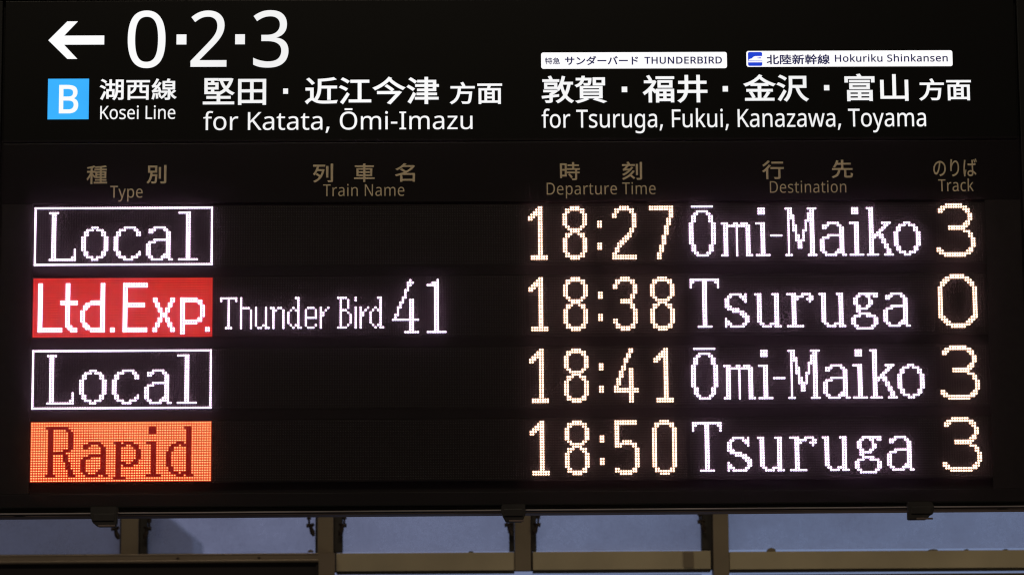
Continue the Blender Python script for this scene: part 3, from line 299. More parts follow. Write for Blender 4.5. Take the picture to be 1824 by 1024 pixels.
m_gold = mat('ochre_print', (0.90, 0.76, 0.50), 0.55, noise=0.10, scale=40.0)
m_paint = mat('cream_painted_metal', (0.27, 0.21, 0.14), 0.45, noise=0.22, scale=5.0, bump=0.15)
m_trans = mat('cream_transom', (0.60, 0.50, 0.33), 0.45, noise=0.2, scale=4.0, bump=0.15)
m_recess = mat('dark_gasket', (0.035, 0.028, 0.022), 0.6, noise=0.3, scale=10.0)
m_duct = mat('grey_beige_metal', (0.36, 0.28, 0.20), 0.35, metal=0.3, noise=0.25, scale=3.0)
m_hole = mat('dark_red_brown_panel', (0.014, 0.006, 0.006), 0.6, noise=0.3, scale=4.0)
m_amber = mat('amber_brown_board', (0.40, 0.19, 0.02), 0.5, noise=0.25, scale=6.0)
m_iron = mat('dark_fitting', (0.045, 0.030, 0.022), 0.5, metal=0.4, noise=0.3, scale=40.0)
m_wall = mat('weathered_render', (0.80, 0.78, 0.80), 0.9, noise=0.15, scale=1.5)

# dirty window glass: mostly clear, with a film of grime
m_glass = bpy.data.materials.new('dirty_glass'); m_glass.use_nodes = True
t = m_glass.node_tree; t.nodes.clear()
o_ = t.nodes.new('ShaderNodeOutputMaterial'); tr = t.nodes.new('ShaderNodeBsdfTransparent')
df = t.nodes.new('ShaderNodeBsdfTranslucent'); df.inputs[0].default_value = (0.70, 0.67, 0.68, 1)
mxs = t.nodes.new('ShaderNodeMixShader'); co = t.nodes.new('ShaderNodeTexCoord')
n1 = t.nodes.new('ShaderNodeTexNoise'); n1.inputs['Scale'].default_value = 3.0; n1.inputs['Detail'].default_value = 9; n1.inputs['Roughness'].default_value = 0.68
r1 = t.nodes.new('ShaderNodeMapRange'); r1.inputs['From Min'].default_value = 0.42; r1.inputs['From Max'].default_value = 0.75
r1.inputs['To Min'].default_value = 0.30; r1.inputs['To Max'].default_value = 0.50
t.links.new(co.outputs['Object'], n1.inputs['Vector']); t.links.new(n1.outputs['Fac'], r1.inputs[0])
n2 = t.nodes.new('ShaderNodeTexNoise'); n2.inputs['Scale'].default_value = 90.0; n2.inputs['Detail'].default_value = 3
r2 = t.nodes.new('ShaderNodeMapRange'); r2.inputs['From Min'].default_value = 0.35; r2.inputs['From Max'].default_value = 0.72
r2.inputs['To Min'].default_value = -0.02; r2.inputs['To Max'].default_value = 0.06
ad = t.nodes.new('ShaderNodeMath'); ad.operation = 'ADD'
t.links.new(co.outputs['Object'], n2.inputs['Vector']); t.links.new(n2.outputs['Fac'], r2.inputs[0])
t.links.new(r1.outputs[0], ad.inputs[0]); t.links.new(r2.outputs[0], ad.inputs[1]); t.links.new(ad.outputs[0], mxs.inputs[0]); t.links.new(tr.outputs[0], mxs.inputs[1]); t.links.new(df.outputs[0], mxs.inputs[2])
t.links.new(mxs.outputs[0], o_.inputs['Surface'])

# ------------------------------------------------------------------ DEPARTURE BOARD
board = thing('departure_board', 'large black station departure board with white lit header and four rows of dot-matrix train times', 'departure board', (0.96, 0.15, -0.66))
X0, X1, ZT, ZB = -190, 2130, 560, -611.0
boxes('housing', [(X0, X1, 14, 150, ZB, ZT)], m_case, board, bevel=4)
header = boxes('header_panel', [(-68, 1992, 0, 13.7, 135, 428)], m_face, board, bevel=0.8, label='glossy black header panel carrying the white lit platform numbers and place names')
# black frame members round the header and the display area
boxes('frame_rail', [(X0 + 6, X1 - 6, -4, 13.7, 433, ZT - 6)], m_case, board, bevel=2)
boxes('frame_rail', [(-182, -73, -4, 13.7, -600, 428)], m_case, board, bevel=2)
boxes('frame_rail', [(1997, 2122, -4, 13.7, -600, 428)], m_case, board, bevel=2)
heading = boxes('heading_strip', [(-68, 1992, 1.0, 13.7, 10, 132.5)], m_face, board, bevel=0.8, label='matt black strip printed with ochre column headings')
for bx_ in ((-68, -5), (1920, 1992)):
    boxes('blanking_strip', [(bx_[0], bx_[1], 1.0, 13.7, -575.5, 9.5)], m_mask, board, bevel=0.2)
boxes('lower_panel', [(-68, 1992, 1.0, 13.7, -603, -576)], m_case, board, bevel=0.8)

W = lambda s: "white lit %s" % s
prism('arrow', [(20.2, 345.9), (58.1, 385.0), (79.4, 385.0), (51.9, 355.4), (133.5, 355.4), (133.5, 336.8), (51.9, 336.8), (79.4, 307.2), (59.2, 307.2)], -1.5, -0.2, m_white, header, label='white arrow pointing left')
lettering('0', 181.3, 287.3, 258.0, 407.2, m_white, header, weight=3, label=W("number 0 of the header"))
lettering('2', 309.2, 289.7, 382.2, 406.8, m_white, header, weight=3, label=W("number 2 of the header"))
lettering('3', 436.4, 287.5, 508.1, 407.1, m_white, header, weight=3, label=W("number 3 of the header"))
for a, b, c, d in ((280.4, 336.4, 300.4, 357.1), (399.6, 336.4, 419.3, 357.0), (497.6, 233.4, 507.5, 244.2), (1186.0, 234.2, 1197.1, 245.4), (1391.8, 234.7, 1402.5, 245.9), (1598.7, 236.4, 1609.4, 247.2)):
    boxes('middle_dot', [(a, c, -1.5, -0.2, b, d)], m_white, header)
boxes('line_badge', [(21.0, 103.9, -1.2, -0.2, 182.4, 266.0)], m_blue, header, label='sky blue square badge behind the letter B')
lettering('B', 43.7, 194.3, 82.8, 253.2, m_white, header, y=-1.5, weight=15, label='white letter B on the blue badge')
JA = 24
lettering('湖西線', 125.9, 221.5, 281.4, 265.7, m_white, header, weight=15, label=W("characters 湖西線 above Kosei Line"))
lettering('Kosei Line', 127.5, 182.3, 279.4, 209.5, m_white, header, weight=2, cap=True, label=W("words Kosei Line"))
lettering('堅田', 334.8, 210.5, 463.1, 266.2, m_white, header, weight=15, label=W("characters 堅田"))
lettering('近江今津', 542.0, 210.7, 814.0, 267.7, m_white, header, weight=16, label=W("characters 近江今津"))
lettering('方面', 836.2, 210.4, 942.5, 256.4, m_white, header, weight=16, label=W("characters 方面 after 近江今津"))
lettering('for Katata, Ōmi-Imazu', 336.2, 159.0, 881.8, 195.5, m_white, header, weight=0, cap=True, label=W("words for Katata, Ōmi-Imazu"))
lettering('敦賀', 1022.8, 211.6, 1154.7, 268.5, m_white, header, weight=15, label=W("characters 敦賀"))
lettering('福井', 1228.8, 211.6, 1360.6, 269.4, m_white, header, weight=16, label=W("characters 福井"))
lettering('金沢', 1434.3, 213.4, 1566.9, 269.9, m_white, header, weight=16, label=W("characters 金沢"))
lettering('富山', 1640.6, 213.5, 1770.9, 270.6, m_white, header, weight=14, label=W("characters 富山"))
lettering('方面', 1792.9, 214.3, 1899.1, 260.1, m_white, header, weight=16, label=W("characters 方面 after 富山"))
lettering('for Tsuruga, Fukui, Kanazawa, Toyama', 1022.3, 161.0, 1805.0, 197.9, m_white, header, weight=3, cap=True, label=W("words for Tsuruga, Fukui, Kanazawa, Toyama"))

prism('name_plate', rounded(1022.4, 283.3, 1401.5, 317.0, 4.5), -1.0, -0.2, m_pill, header, label='white lit plate lettered THUNDERBIRD')
lettering('特急', 1030.2, 292.3, 1061.0, 306.4, m_navy, header, y=-1.15, weight=16)
lettering('サンダーバード', 1070.6, 290.4, 1220.5, 309.3, m_navy, header, y=-1.15, weight=24)
lettering('THUNDERBIRD', 1232.9, 292.6, 1391.3, 307.2, m_navy, header, y=-1.15, weight=22, cap=True, track=40)
prism('name_plate', rounded(1441.3, 285.8, 1863.0, 318.8, 4.5), -1.0, -0.2, m_pill, header, label='white lit plate lettered Hokuriku Shinkansen')
prism('train_icon', rounded(1444.6, 287.6, 1473.6, 316.4, 3.0), -1.25, -1.05, m_icon, header, label='small blue square with a white bullet train')
prism('train_shape', [(1445.0, 298.6), (1446.4, 300.8), (1449.5, 302.5), (1452.5, 303.2), (1454.5, 305.4), (1457.5, 307.4), (1460, 307.9), (1473.4, 308.0), (1473.4, 298.4)], -1.5, -1.3, m_pill, header)
boxes('train_stripe', [(1445.0, 1473.4, -1.5, -1.3, 295.0, 297.2)], m_pill, header)
for k in range(3):
    boxes('train_window', [(1464.3 + 2.7 * k, 1465.9 + 2.7 * k, -1.7, -1.52, 303.0, 305.6)], m_icon, header)
lettering('北陸新幹線', 1482.4, 290.5, 1611.8, 311.4, m_navy, header, y=-1.15, weight=22)
lettering('Hokuriku Shinkansen', 1622.2, 295.3, 1853.2, 310.2, m_navy, header, y=-1.15, weight=18, cap=True, track=34)

G = lambda s: "ochre heading %s" % s
for ch, a, b, c, d, w in (('種', 101.3, 49.5, 143.0, 87.4, 14), ('別', 222.4, 49.7, 262.5, 87.8, 18), ('列', 558.3, 50.2, 599.3, 89.1, 18), ('車', 641.5, 51.1, 683.3, 89.1, 14),
                          ('名', 724.3, 51.1, 765.1, 89.6, 16), ('時', 1058.6, 52.9, 1099.2, 90.4, 14), ('刻', 1184.4, 53.2, 1225.4, 90.8, 16), ('行', 1469.3, 53.3, 1513.4, 92.0, 16),
                          ('先', 1610.7, 55.0, 1653.8, 92.8, 16), ('のりば', 1817.4, 57.2, 1906.5, 94.2, 10)):
    lettering(ch, a, b, c, d, m_gold, heading, y=0.8, weight=w, label=G('characters ' + ch))
for tx, a, b, c, d in (('Type', 149.4, 21.3, 214.9, 45.6), ('Train Name', 578.9, 22.6, 743.4, 46.8), ('Departure Time', 1031.3, 23.7, 1252.2, 48.1), ('Destination', 1484.1, 25.5, 1639.4, 49.5), ('Track', 1826.7, 27.3, 1898.7, 51.8)):
    lettering(tx, a, b, c, d, m_gold, heading, y=0.8, weight=-4 if len(tx) > 5 else 0, cap=True, track=22, label=G('word ' + tx))

# ------------------------------------------------------------------ LED rows: 384 x 24 dots each, 5 mm pitch
P = 5.0
ROWSTEP = 28.957                         # row spacing in dots
NCOL, NROW = 384, 24

def runs(spec):
    """'row[-row]: a-b c-d; ...' -> {(col,row)}"""
    out = set()
    for item in spec.replace('\n', ' ').split(';'):
        if not item.strip(): continue
        rr, cc = item.split(':')
        r = [int(v) for v in rr.strip().split('-')]
        for row in range(r[0], r[-1] + 1):
            for c in cc.split():
                v = [int(k) for k in c.split('-')]
                for col in range(v[0], v[-1] + 1): out.add((col, row))
    return out

A_ = '0: 3-7; 1: 1-3 7-8; 2: 1-2 8-9; 3-4: 8-9; 5: 3-9; 6: 1-3 8-9; 7-10: 0-1 8-9; 11: 0-1 7-9; 12: 1-2 6-9; 13: 2-6 9-10'
O_ = '0: 4-6; 1: 2-4 6-8; 2-3: 1-2 8-9; 4-9: 0-1 9-10; 10-11: 1-2 8-9; 12: 2-4 6-8; 13: 4-6'
I_ = '-0: 0'
GL = {
 'L': '2: 6-9; 3-16: 7-8; 17-19: 7-8 16; 20: 7-8 15-16; 21: 6-16',
 'o': O_, 'a': A_,
 'c': '0: 4-8; 1: 2-4 8-9; 2-3: 1-2 9-10; 4-9: 0-1; 10: 1-2 10; 11: 1-2 9-10; 12: 2-4 7-9; 13: 4-7',
 'l': '0: 0-4; 1-18: 3-4; 19: 0-7',
 'Ltd': '''2-8: 2-3 13-14 27-28; 9: 2-3 11-17 23-28; 10: 2-3 11-17 21-28; 11: 2-3 13-14 20-22 27-28; 12: 2-3 13-14 20-21 27-28; 13-17: 2-3 13-14 19-20 27-28;
   18: 2-3 13-14 20-21 27-28; 19: 2-3 13-15 20-22 27-28; 20: 2-11 14-17 21-28 31-32; 21: 2-11 15-17 23-28 31-32''',
 'E': '2-3: 36-45; 4-9: 36-37; 10-11: 36-44; 12-19: 36-37; 20-21: 36-45',
 'x': '8-9: 48-49 55-56; 10-11: 49-50 54-55; 12-13: 50-51 53-54; 14-15: 51-53; 16-17: 50-51 53-54; 18-19: 49-50 54-55; 20-21: 48-49 55-56',
 'p': '8: 59-65; 9: 59-67; 10: 59-60 66-67; 11-15: 59-60 67-68; 16: 59-60 66-67; 17: 59-67; 18: 59-65; 19-22: 59-60; 20-21: 69-70',
 'Rapid': '''2: 6-14; 3: 7-8 14-15; 4-10: 7-8 15-16; 11: 7-8 13-15; 12: 7-13; 13-15: 7-8 13-14; 16-18: 7-8 14-15; 19-20: 7-8 15-16; 21: 6-9 15-17;
   8: 23-27; 9: 21-23 27-28; 10: 21-22 28-29; 11-12: 28-29; 13: 23-29; 14: 21-23 28-29; 15-18: 20-21 28-29; 19: 20-21 27-29; 20: 21-22 26-29; 21: 22-26 29-30;
   8: 33-35 37-40; 9: 34-37 40-42; 10: 34-35 41-42; 11-14: 34-35 42-43; 15: 34-35 41-42; 16: 34-37 40-42; 17: 34-35 37-40; 18-21: 34-35; 22: 33-37;
   2-4: 47-49; 8: 46-49; 9-20: 48-49; 21: 46-51;
   2: 61-63; 3-7: 62-63; 8: 58-60 62-63; 9: 56-58 60-63; 10-11: 55-56 62-63; 12-17: 54-55 62-63; 18-19: 55-56 62-63; 20: 56-58 60-63; 21: 58-60 62-64''',
 'Thunder': '''8: 75-81 83 105-106; 9: 75 78 81 83 106; 10-11: 78 83 106; 12: 78 83-86 89 93 95-96 98-99 104 106; 13: 78 83 87 89 93 96-97 100 103 105-106;
   14-18: 78 83 87 89 93 96 100 102 106; 19: 78 83 87 89 92-93 96 100 103 105-106; 20: 77-79 83 87 90-91 93-94 96 100 104 106-107;
   12: 110-112 115 118; 13: 109 113 115 117; 14-15: 109 113 115-116; 16: 109-113 115; 17-18: 109 115; 19: 109 113 115; 20: 110-112 115''',
 'Bird': '''8: 122-125 129 138-139; 9: 123 126 129 139; 10-11: 123 126 139; 12: 123 126 129 131 134 137 139; 13: 123-125 129 131 133 136 138-139;
   14: 123 126 129 131-132 135 139; 15: 123 127 129 131-132 135 139; 16-18: 123 127 129 131 135 139; 19: 123 126 129 131 136 138-139; 20: 122-125 129 131 137 139-140''',
 '41': '''1: 151 162; 2: 150-152 160-162; 3: 150-151 158-162; 4: 150; 5: 149-150; 6-7: 149; 8: 148-149; 9: 148; 10: 147-148; 11: 147; 12: 146-147; 13-14: 146; 15: 145-146; 16: 145;
   9-21: 151-152; 4-21: 161-162; 17: 144-154; 22: 149-154 158-165''',
 '1': '0: 4-5; 1: 3-5; 2: 2-5; 3: 1-5; 4: 0-2 4-5; 5: 0-1 4-5; 6-19: 4-5; 20-21: 1-7',
 '8': '0: 3-6; 1: 1-8; 2: 1-2 7-8; 3-7: 0-1 8-9; 8: 1-2 7-8; 9: 2-7; 10: 3-6; 11: 1-3 6-8; 12: 1-2 7-8; 13-18: 0-1 8-9; 19: 1-2 7-8; 20: 1-8; 21: 3-6',
 ':': '6-8: 0-1; 15-17: 0-1',
 '2': '0: 3-6; 1: 1-8; 2: 1-2 7-8; 3-4: 0-1 8-9; 5-8: 8-9; 9-10: 7-8; 11: 6-7; 12: 5-7; 13: 4-6; 14: 3-5; 15: 2-4; 16: 2-3; 17-18: 1-2; 19: 0-1; 20-21: 0-9',
 '7': '0-1: 0-9; 2-4: 8-9; 5-7: 7-8; 8-11: 6-7; 12-15: 5-6; 16-18: 4-5; 19-21: 3-4',
 '3': '0: 3-6; 1: 1-8; 2: 1-2 7-8; 3-4: 0-1 8-9; 5-6: 8-9; 7-8: 7-8; 9-10: 3-7; 11-12: 7-8; 13-16: 8-9; 17-18: 0-1 8-9; 19: 1-2 7-8; 20: 1-8; 21: 3-6',
 '4': '0-1: 6-7; 2-3: 5-6; 4-5: 4-5; 6: 4; 7-8: 3-4; 9-11: 2-3; 12-14: 1-2; 15: 0-1; 16-17: 0-9; 8-21: 6-7',
 '5': '0-1: 0-8; 2-7: 0-1; 8: 0-1 3-6; 9: 0-8; 10: 0-2 7-8; 11-18: 8-9; 19: 0-1 7-8; 20: 0-8; 21: 2-6',
 '0': '0: 3-6; 1: 1-8; 2: 1-2 7-8; 3-18: 0-1 8-9; 19: 1-2 7-8; 20: 1-8; 21: 3-6',
 'T3': '0: 4-10; 1: 2-12; 2: 1-3 11-13; 3: 1-2 12-13; 4-6: 13-14; 7: 12-13; 8: 11-13; 9: 5-12; 10: 5-11; 11: 11-13; 12-13: 13-14; 14-17: 14-15; 18: 0-1 13-14; 19: 0-2 12-14; 20: 1-13; 21: 3-11',
 'T0': '0: 5-10; 1: 3-12; 2: 2-4 11-13; 3: 1-3 12-14; 4: 1-2 13-14; 5-16: 0-1 14-15; 17: 0-2 13-15; 18: 1-3 12-14; 19: 2-4 11-13; 20: 3-12; 21: 5-10',
 'Omi': '''0: 1-9; 2: 3-7; 3: 2-3 7-8; 4-6: 1-2 8-9; 7-15: 0-1 9-10; 16-18: 1-2 8-9; 19: 2-3 7-8; 20: 3-7;
   7: 13-15 18-19 21-23; 8: 14-24; 9-19: 14-15 19 23-24; 20: 13-15 19 23-25; 1-3: 28-30; 7: 27-30; 8-19: 29-30; 20: 27-32; 12: 33-37''',
 'M': '''1: 39-41 48-51; 2: 40-41 49-50; 3: 40-41 48-50; 4-5: 40-42 48-50; 6: 40 42 47-50; 7: 40 42 47 49-50; 8-9: 40 42-43 47 49-50; 10: 40 42-43 46-47 49-50; 11: 40 43 46 49-50;
   12-13: 40 43-44 46 49-50; 14: 40 43-46 49-50; 15-17: 40 44-45 49-50; 18-19: 40 49-50; 20: 39-41 48-51''',
 'ik': '''1-3: 66-68; 7: 65-68; 8-19: 67-68; 20: 65-70; 1: 72-74; 2-19: 73-74; 20: 72-76 79-82; 7: 78-81; 8: 79-80; 9: 78-79; 10: 77-78; 11: 76-77; 12: 75-78; 13: 75 77-78; 14-15: 78-79; 16-17: 79-80; 18-19: 80-81''',
 'Ts': '''1: 0-11; 2: 0-1 5-6 10-11; 3-4: 0 5-6 11; 5-19: 5-6; 20: 3-8;
   7: 16-20 22; 8: 15-16 20-22; 9: 14-15 21-22; 10: 14-15 22; 11: 14-15; 12: 14-16; 13: 15-19; 14: 17-21; 15: 20-22; 16: 21-23; 17: 14 22-23; 18: 14-15 22-23; 19: 14-16 21-22; 20: 14 16-21''',
 'u': '0: 0-2 7-9; 1-10: 1-2 8-9; 11: 1-2 8-9; 12: 2-3 6-9; 13: 3-6 8-10',
 'r': '7: 39-42 45-48; 8: 41-45 48-49; 9: 41-43 47-49; 10: 41-42 48; 11-19: 41-42; 20: 39-45',
 'g': '''7: 68-75; 8: 67-68 71-72 74-75; 9: 66-67 72; 10-11: 66-67 72-73; 12: 67-68 71-72; 13: 67-71; 14: 67-68; 15: 68-72; 16: 66-68 71-74; 17-19: 65-66 74-75; 20: 66-67 73-74; 21: 67-73''',
}
def word(*items):
    out = set()
    for g, dc, dr in items:
        out |= {(c + dc, r + dr) for c, r in runs(GL[g])}
    return out
def clock(s):
    pos = [0, 14, 28, 34, 49]
    items = []
    for ch, p in zip(s, pos):
        items.append((ch, p + (1 if ch == '1' and p else 0), 0))
    return word(*items)
BORDER = {(c, r) for c in range(72) for r in range(24) if c in (0, 71) or r in (0, 23)}
ALL72 = {(c, r) for c in range(72) for r in range(24)}
LOCAL = word(('L', 0, 0), ('o', 19, 8), ('c', 32, 8), ('a', 45, 8), ('l', 58, 2)) | BORDER
LTD = word(('Ltd', 0, 0), ('E', 0, 0), ('x', 0, 0), ('p', 0, 0))
RAPID = word(('Rapid', 0, 0))
NAME = word(('Thunder', 0, 0), ('Bird', 0, 0), ('41', 0, 0))
OMI = word(('Omi', 0, 0), ('M', 0, 0), ('a', 53, 7), ('ik', 0, 0), ('o', 83, 7))
TSURUGA = word(('Ts', 0, 0), ('u', 26, 7), ('r', 0, 0), ('u', 52, 7), ('g', 0, 0), ('a', 78, 7))

def led_material(name, col, strength, jitter=0.10):
    m = bpy.data.materials.new(name); m.use_nodes = True
    t = m.node_tree; b = t.nodes['Principled BSDF']
    b.inputs['Base Color'].default_value = (0.2, 0.2, 0.2, 1); b.inputs['Roughness'].default_value = 0.4
    b.inputs['Emission Color'].default_value = (*col, 1)
    co = t.nodes.new('ShaderNodeTexCoord'); nz = t.nodes.new('ShaderNodeTexNoise'); nz.inputs['Scale'].default_value = 70
    r = t.nodes.new('ShaderNodeMapRange'); r.inputs['From Min'].default_value = 0.3; r.inputs['From Max'].default_value = 0.7
    r.inputs['To Min'].default_value = strength * (1 - jitter); r.inputs['To Max'].default_value = strength * (1 + jitter)
    t.links.new(co.outputs['Object'], nz.inputs['Vector']); t.links.new(nz.outputs['Fac'], r.inputs[0]); t.links.new(r.outputs[0], b.inputs['Emission Strength'])
    m.cycles.emission_sampling = 'NONE' if ('upper' in name or 'lower' in name or 'rim' in name) else 'FRONT'
    return m
# glow fringe painted as a collar round each dome; white ones follow red-over-blue chips
LED = {
 'white': [led_material('led_white', (1.0, 0.86, 1.0), 4.4, 0.2), led_material('led_white_glow_upper', (1.0, 0.07, 0.62), 1.25), led_material('led_white_glow_lower', (0.30, 0.22, 1.0), 1.35)],
 'amber': [led_material('led_warm_white', (1.0, 0.79, 0.58), 3.3, 0.2), led_material('led_warm_glow_upper', (1.0, 0.13, 0.015), 1.35), led_material('led_warm_glow_lower', (1.0, 0.26, 0.03), 1.1)],
 'red': [led_material('led_red', (1.0, 0.17, 0.055), 1.8, 0.35), led_material('led_red_glow_rim', (1.0, 0.004, 0.012), 0.70, 0.2), led_material('led_red_glow_rim_low', (1.0, 0.0, 0.018), 0.66, 0.2)],
 'orange': [led_material('led_orange', (1.0, 0.66, 0.25), 2.3, 0.12), led_material('led_orange_glow_upper', (1.0, 0.02, 0.0), 0.95), led_material('led_orange_glow_lower', (1.0, 0.035, 0.0), 0.95)],
}
m_off = mat('led_lens_off', (0.034, 0.030, 0.028), 0.35, spec=0.5)
m_redglow = mat('bloom_plate_red', (0.2, 0.02, 0.02), 0.5, emit=(1.0, 0.0, 0.012), strength=0.50, noise=0.2, scale=60)  # emission paints camera bloom between the red dots
m_orangeglow = mat('bloom_plate_orange', (0.3, 0.03, 0.0), 0.5, emit=(1.0, 0.020, 0.002), strength=0.72, noise=0.1, scale=60)  # same painted bloom between the orange dots
m_darkred = mat('glow_plate_dark_red', (0.1, 0.01, 0.01), 0.6, emit=(0.20, 0.0, 0.0), strength=0.9, noise=0.15, scale=60)  # dim red glow painted on the dark letter cells

def domes(name, cells, colshift, rowshift, k, mats, parent, rad=1.95, h=1.9, seg=8, wide=1.0, y0=0.8, skirt=1.25, **kw):
    """little lens domes, one per dot, joined; material 0 the dome, 1 the upper and 2 the lower half of its painted glow collar"""
    ring = [(math.cos(2 * math.pi * (i + 0.5) / seg), math.sin(2 * math.pi * (i + 0.5) / seg)) for i in range(seg)]
    lev = ((1.0, 0.12), (0.93, 0.6), (0.62, 0.92))
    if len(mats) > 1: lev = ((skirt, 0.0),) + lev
    V = []; F = []; MI = []
    for c, r in sorted(cells):
        cx = (c + colshift) * P; cz = -(r + rowshift + ROWSTEP * k) * P
        b = len(V)
        for s, hh in lev:
            for x, z in ring:
                V.append(((cx + x * rad * s * wide) * MM, (y0 - hh * h) * MM, (cz + z * rad * s) * MM))
        for L in range(len(lev) - 1):
            for i in range(seg):
                j = (i + 1) % seg
                F.append((b + L * seg + i, b + L * seg + j, b + (L + 1) * seg + j, b + (L + 1) * seg + i))
                MI.append((1 if ring[i][1] + ring[j][1] > -0.2 else 2) if (L == 0 and len(mats) > 1) else 0)
        F.append(tuple(b + (len(lev) - 1) * seg + i for i in range(seg))); MI.append(0)
    me = bpy.data.meshes.new(name); me.from_pydata(V, [], F)
    o = put(name, me, mats, parent, kind='stuff', **kw)
    if len(mats) > 1: me.polygons.foreach_set('material_index', MI)
    me.polygons.foreach_set('use_smooth', [True] * len(F))
    me.update()
    return o

def cells_plate(name, cells, k, m, parent, **kw):
    """emissive squares painting the camera bloom between the dots of a lit background"""
    V = []; F = []
    for c, r in sorted(cells):
        cx = c * P; cz = -(r + ROWSTEP * k) * P; b = len(V); g = 2.47
        for x, z in ((-g, -g), (g, -g), (g, g), (-g, g)):
            V.append(((cx + x) * MM, 0.45 * MM, (cz + z) * MM))
        for x, z in ((-g, -g), (g, -g), (g, g), (-g, g)):
            V.append(((cx + x) * MM, 0.95 * MM, (cz + z) * MM))
        F += [(b, b + 1, b + 2, b + 3)] + [(b + 4 + i, b + 4 + (i + 1) % 4, b + (i + 1) % 4, b + i) for i in range(4)]
    me = bpy.data.meshes.new(name); me.from_pydata(V, [], F)
    return put(name, me, m, parent, kind='stuff', **kw)

ROWS = [
  ('first', 'Local', LOCAL, None, '18:27', 'Ōmi-Maiko', OMI, '3'),
  ('second', 'Ltd.Exp.', LTD, NAME, '18:38', 'Tsuruga', TSURUGA, '0'),
  ('third', 'Local', LOCAL, None, '18:41', 'Ōmi-Maiko', OMI, '3'),
  ('fourth', 'Rapid', RAPID, None, '18:50', 'Tsuruga', TSURUGA, '3'),
]
for k, (nth, typ, tcells, ncells, tm, dest, dcells, trk) in enumerate(ROWS):
    zt = -(-0.9 + ROWSTEP * k) * P; zb = -(23.9 + ROWSTEP * k) * P
    disp = boxes('led_row', [(-4.5, 384 * P - 0.5, 1.0, 13.7, zb, zt)], m_mask, board, label='%s row of the dot-matrix display: %s %s %s track %s' % (nth, typ, tm, dest, trk))
    if k < 3:
        boxes('divider_strip', [(-4.5, 1919.5, 1.0, 13.7, -(ROWSTEP * (k + 1) - 1.0) * P, -(23.98 + ROWSTEP * k) * P)], m_divider, board, bevel=0.3)
    # module seams: the row is sixteen modules wide
    boxes('module_seam', [((24 * j - 0.5) * P - 0.12, (24 * j - 0.5) * P + 0.12, 0.85, 1.2, zb, zt) for j in range(1, 16)], m_case, disp, kind='stuff')
    # louvres between the lamp rows
    boxes('louvre', [(-4.5, 384 * P - 0.5, 0.25, 1.2, -(r - 0.5 + ROWSTEP * k) * P - 0.16, -(r - 0.5 + ROWSTEP * k) * P + 0.16) for r in range(0, 25)], m_fin, disp, kind='stuff')
    lit = set()
    if typ == 'Ltd.Exp.':
        cells_plate('bloom_plate', ALL72 - tcells, k, m_redglow, disp, label='red bloom painted between the dots round Ltd.Exp.')
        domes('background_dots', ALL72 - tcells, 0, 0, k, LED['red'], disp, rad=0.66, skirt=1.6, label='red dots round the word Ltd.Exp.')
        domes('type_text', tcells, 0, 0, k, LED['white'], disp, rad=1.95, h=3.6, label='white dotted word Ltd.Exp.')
        lit |= ALL72
    elif typ == 'Rapid':
        cells_plate('bloom_plate', ALL72 - tcells, k, m_orangeglow, disp, label='orange bloom painted between the dots round the word Rapid')
        cells_plate('type_text', tcells, k, m_darkred, disp, label='word Rapid, dark cells painted with a dim red glow, on the orange background')
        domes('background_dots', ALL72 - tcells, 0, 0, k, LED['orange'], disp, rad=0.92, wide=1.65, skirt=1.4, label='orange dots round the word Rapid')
        lit |= ALL72
    else:
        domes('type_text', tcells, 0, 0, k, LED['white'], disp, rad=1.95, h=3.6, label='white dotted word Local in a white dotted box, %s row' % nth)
        lit |= tcells
    if ncells:
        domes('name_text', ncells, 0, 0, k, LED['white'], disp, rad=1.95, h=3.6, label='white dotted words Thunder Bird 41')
        lit |= ncells
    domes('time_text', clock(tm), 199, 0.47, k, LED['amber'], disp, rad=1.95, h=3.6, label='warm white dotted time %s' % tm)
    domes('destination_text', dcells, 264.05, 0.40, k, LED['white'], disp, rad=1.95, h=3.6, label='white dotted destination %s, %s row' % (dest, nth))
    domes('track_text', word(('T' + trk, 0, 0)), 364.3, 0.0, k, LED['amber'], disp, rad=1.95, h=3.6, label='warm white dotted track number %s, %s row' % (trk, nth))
    # unlit lenses; the time, destination and track fields are modules of their own, set slightly off the type field
    off = [{(c, r) for c in range(0, 198) for r in range(24)} - lit,
           {(c, r) for c in range(0, 63) for r in range(23)} - clock(tm),
           {(c, r) for c in range(-1, 99) for r in range(23)} - dcells,
           {(c, r) for c in range(0, 19) for r in range(24)} - word(('T' + trk, 0, 0))]
    for cells, dc, dr in zip(off, (0, 199, 264.05, 364.3), (0, 0.47, 0.40, 0.0)):
        domes('unlit_dots', cells, dc, dr, k, [m_off], disp, rad=1.5, h=0.9, seg=6)

# added tinted volume in front of the lamps, scattering a lens-bloom halo
m_scatter = bpy.data.materials.new('glow_scatter'); m_scatter.use_nodes = True
t = m_scatter.node_tree; t.nodes.clear()
o_ = t.nodes.new('ShaderNodeOutputMaterial'); vs_ = t.nodes.new('ShaderNodeVolumePrincipled')
vs_.inputs['Color'].default_value = (1.0, 0.62, 0.88, 1); vs_.inputs['Density'].default_value = 2.3; vs_.inputs['Anisotropy'].default_value = 0.65
t.links.new(vs_.outputs[0], o_.inputs['Volume'])
boxes('glow_slab', [(-182, 2122, -38, -14, -602, 134)], m_scatter, board)

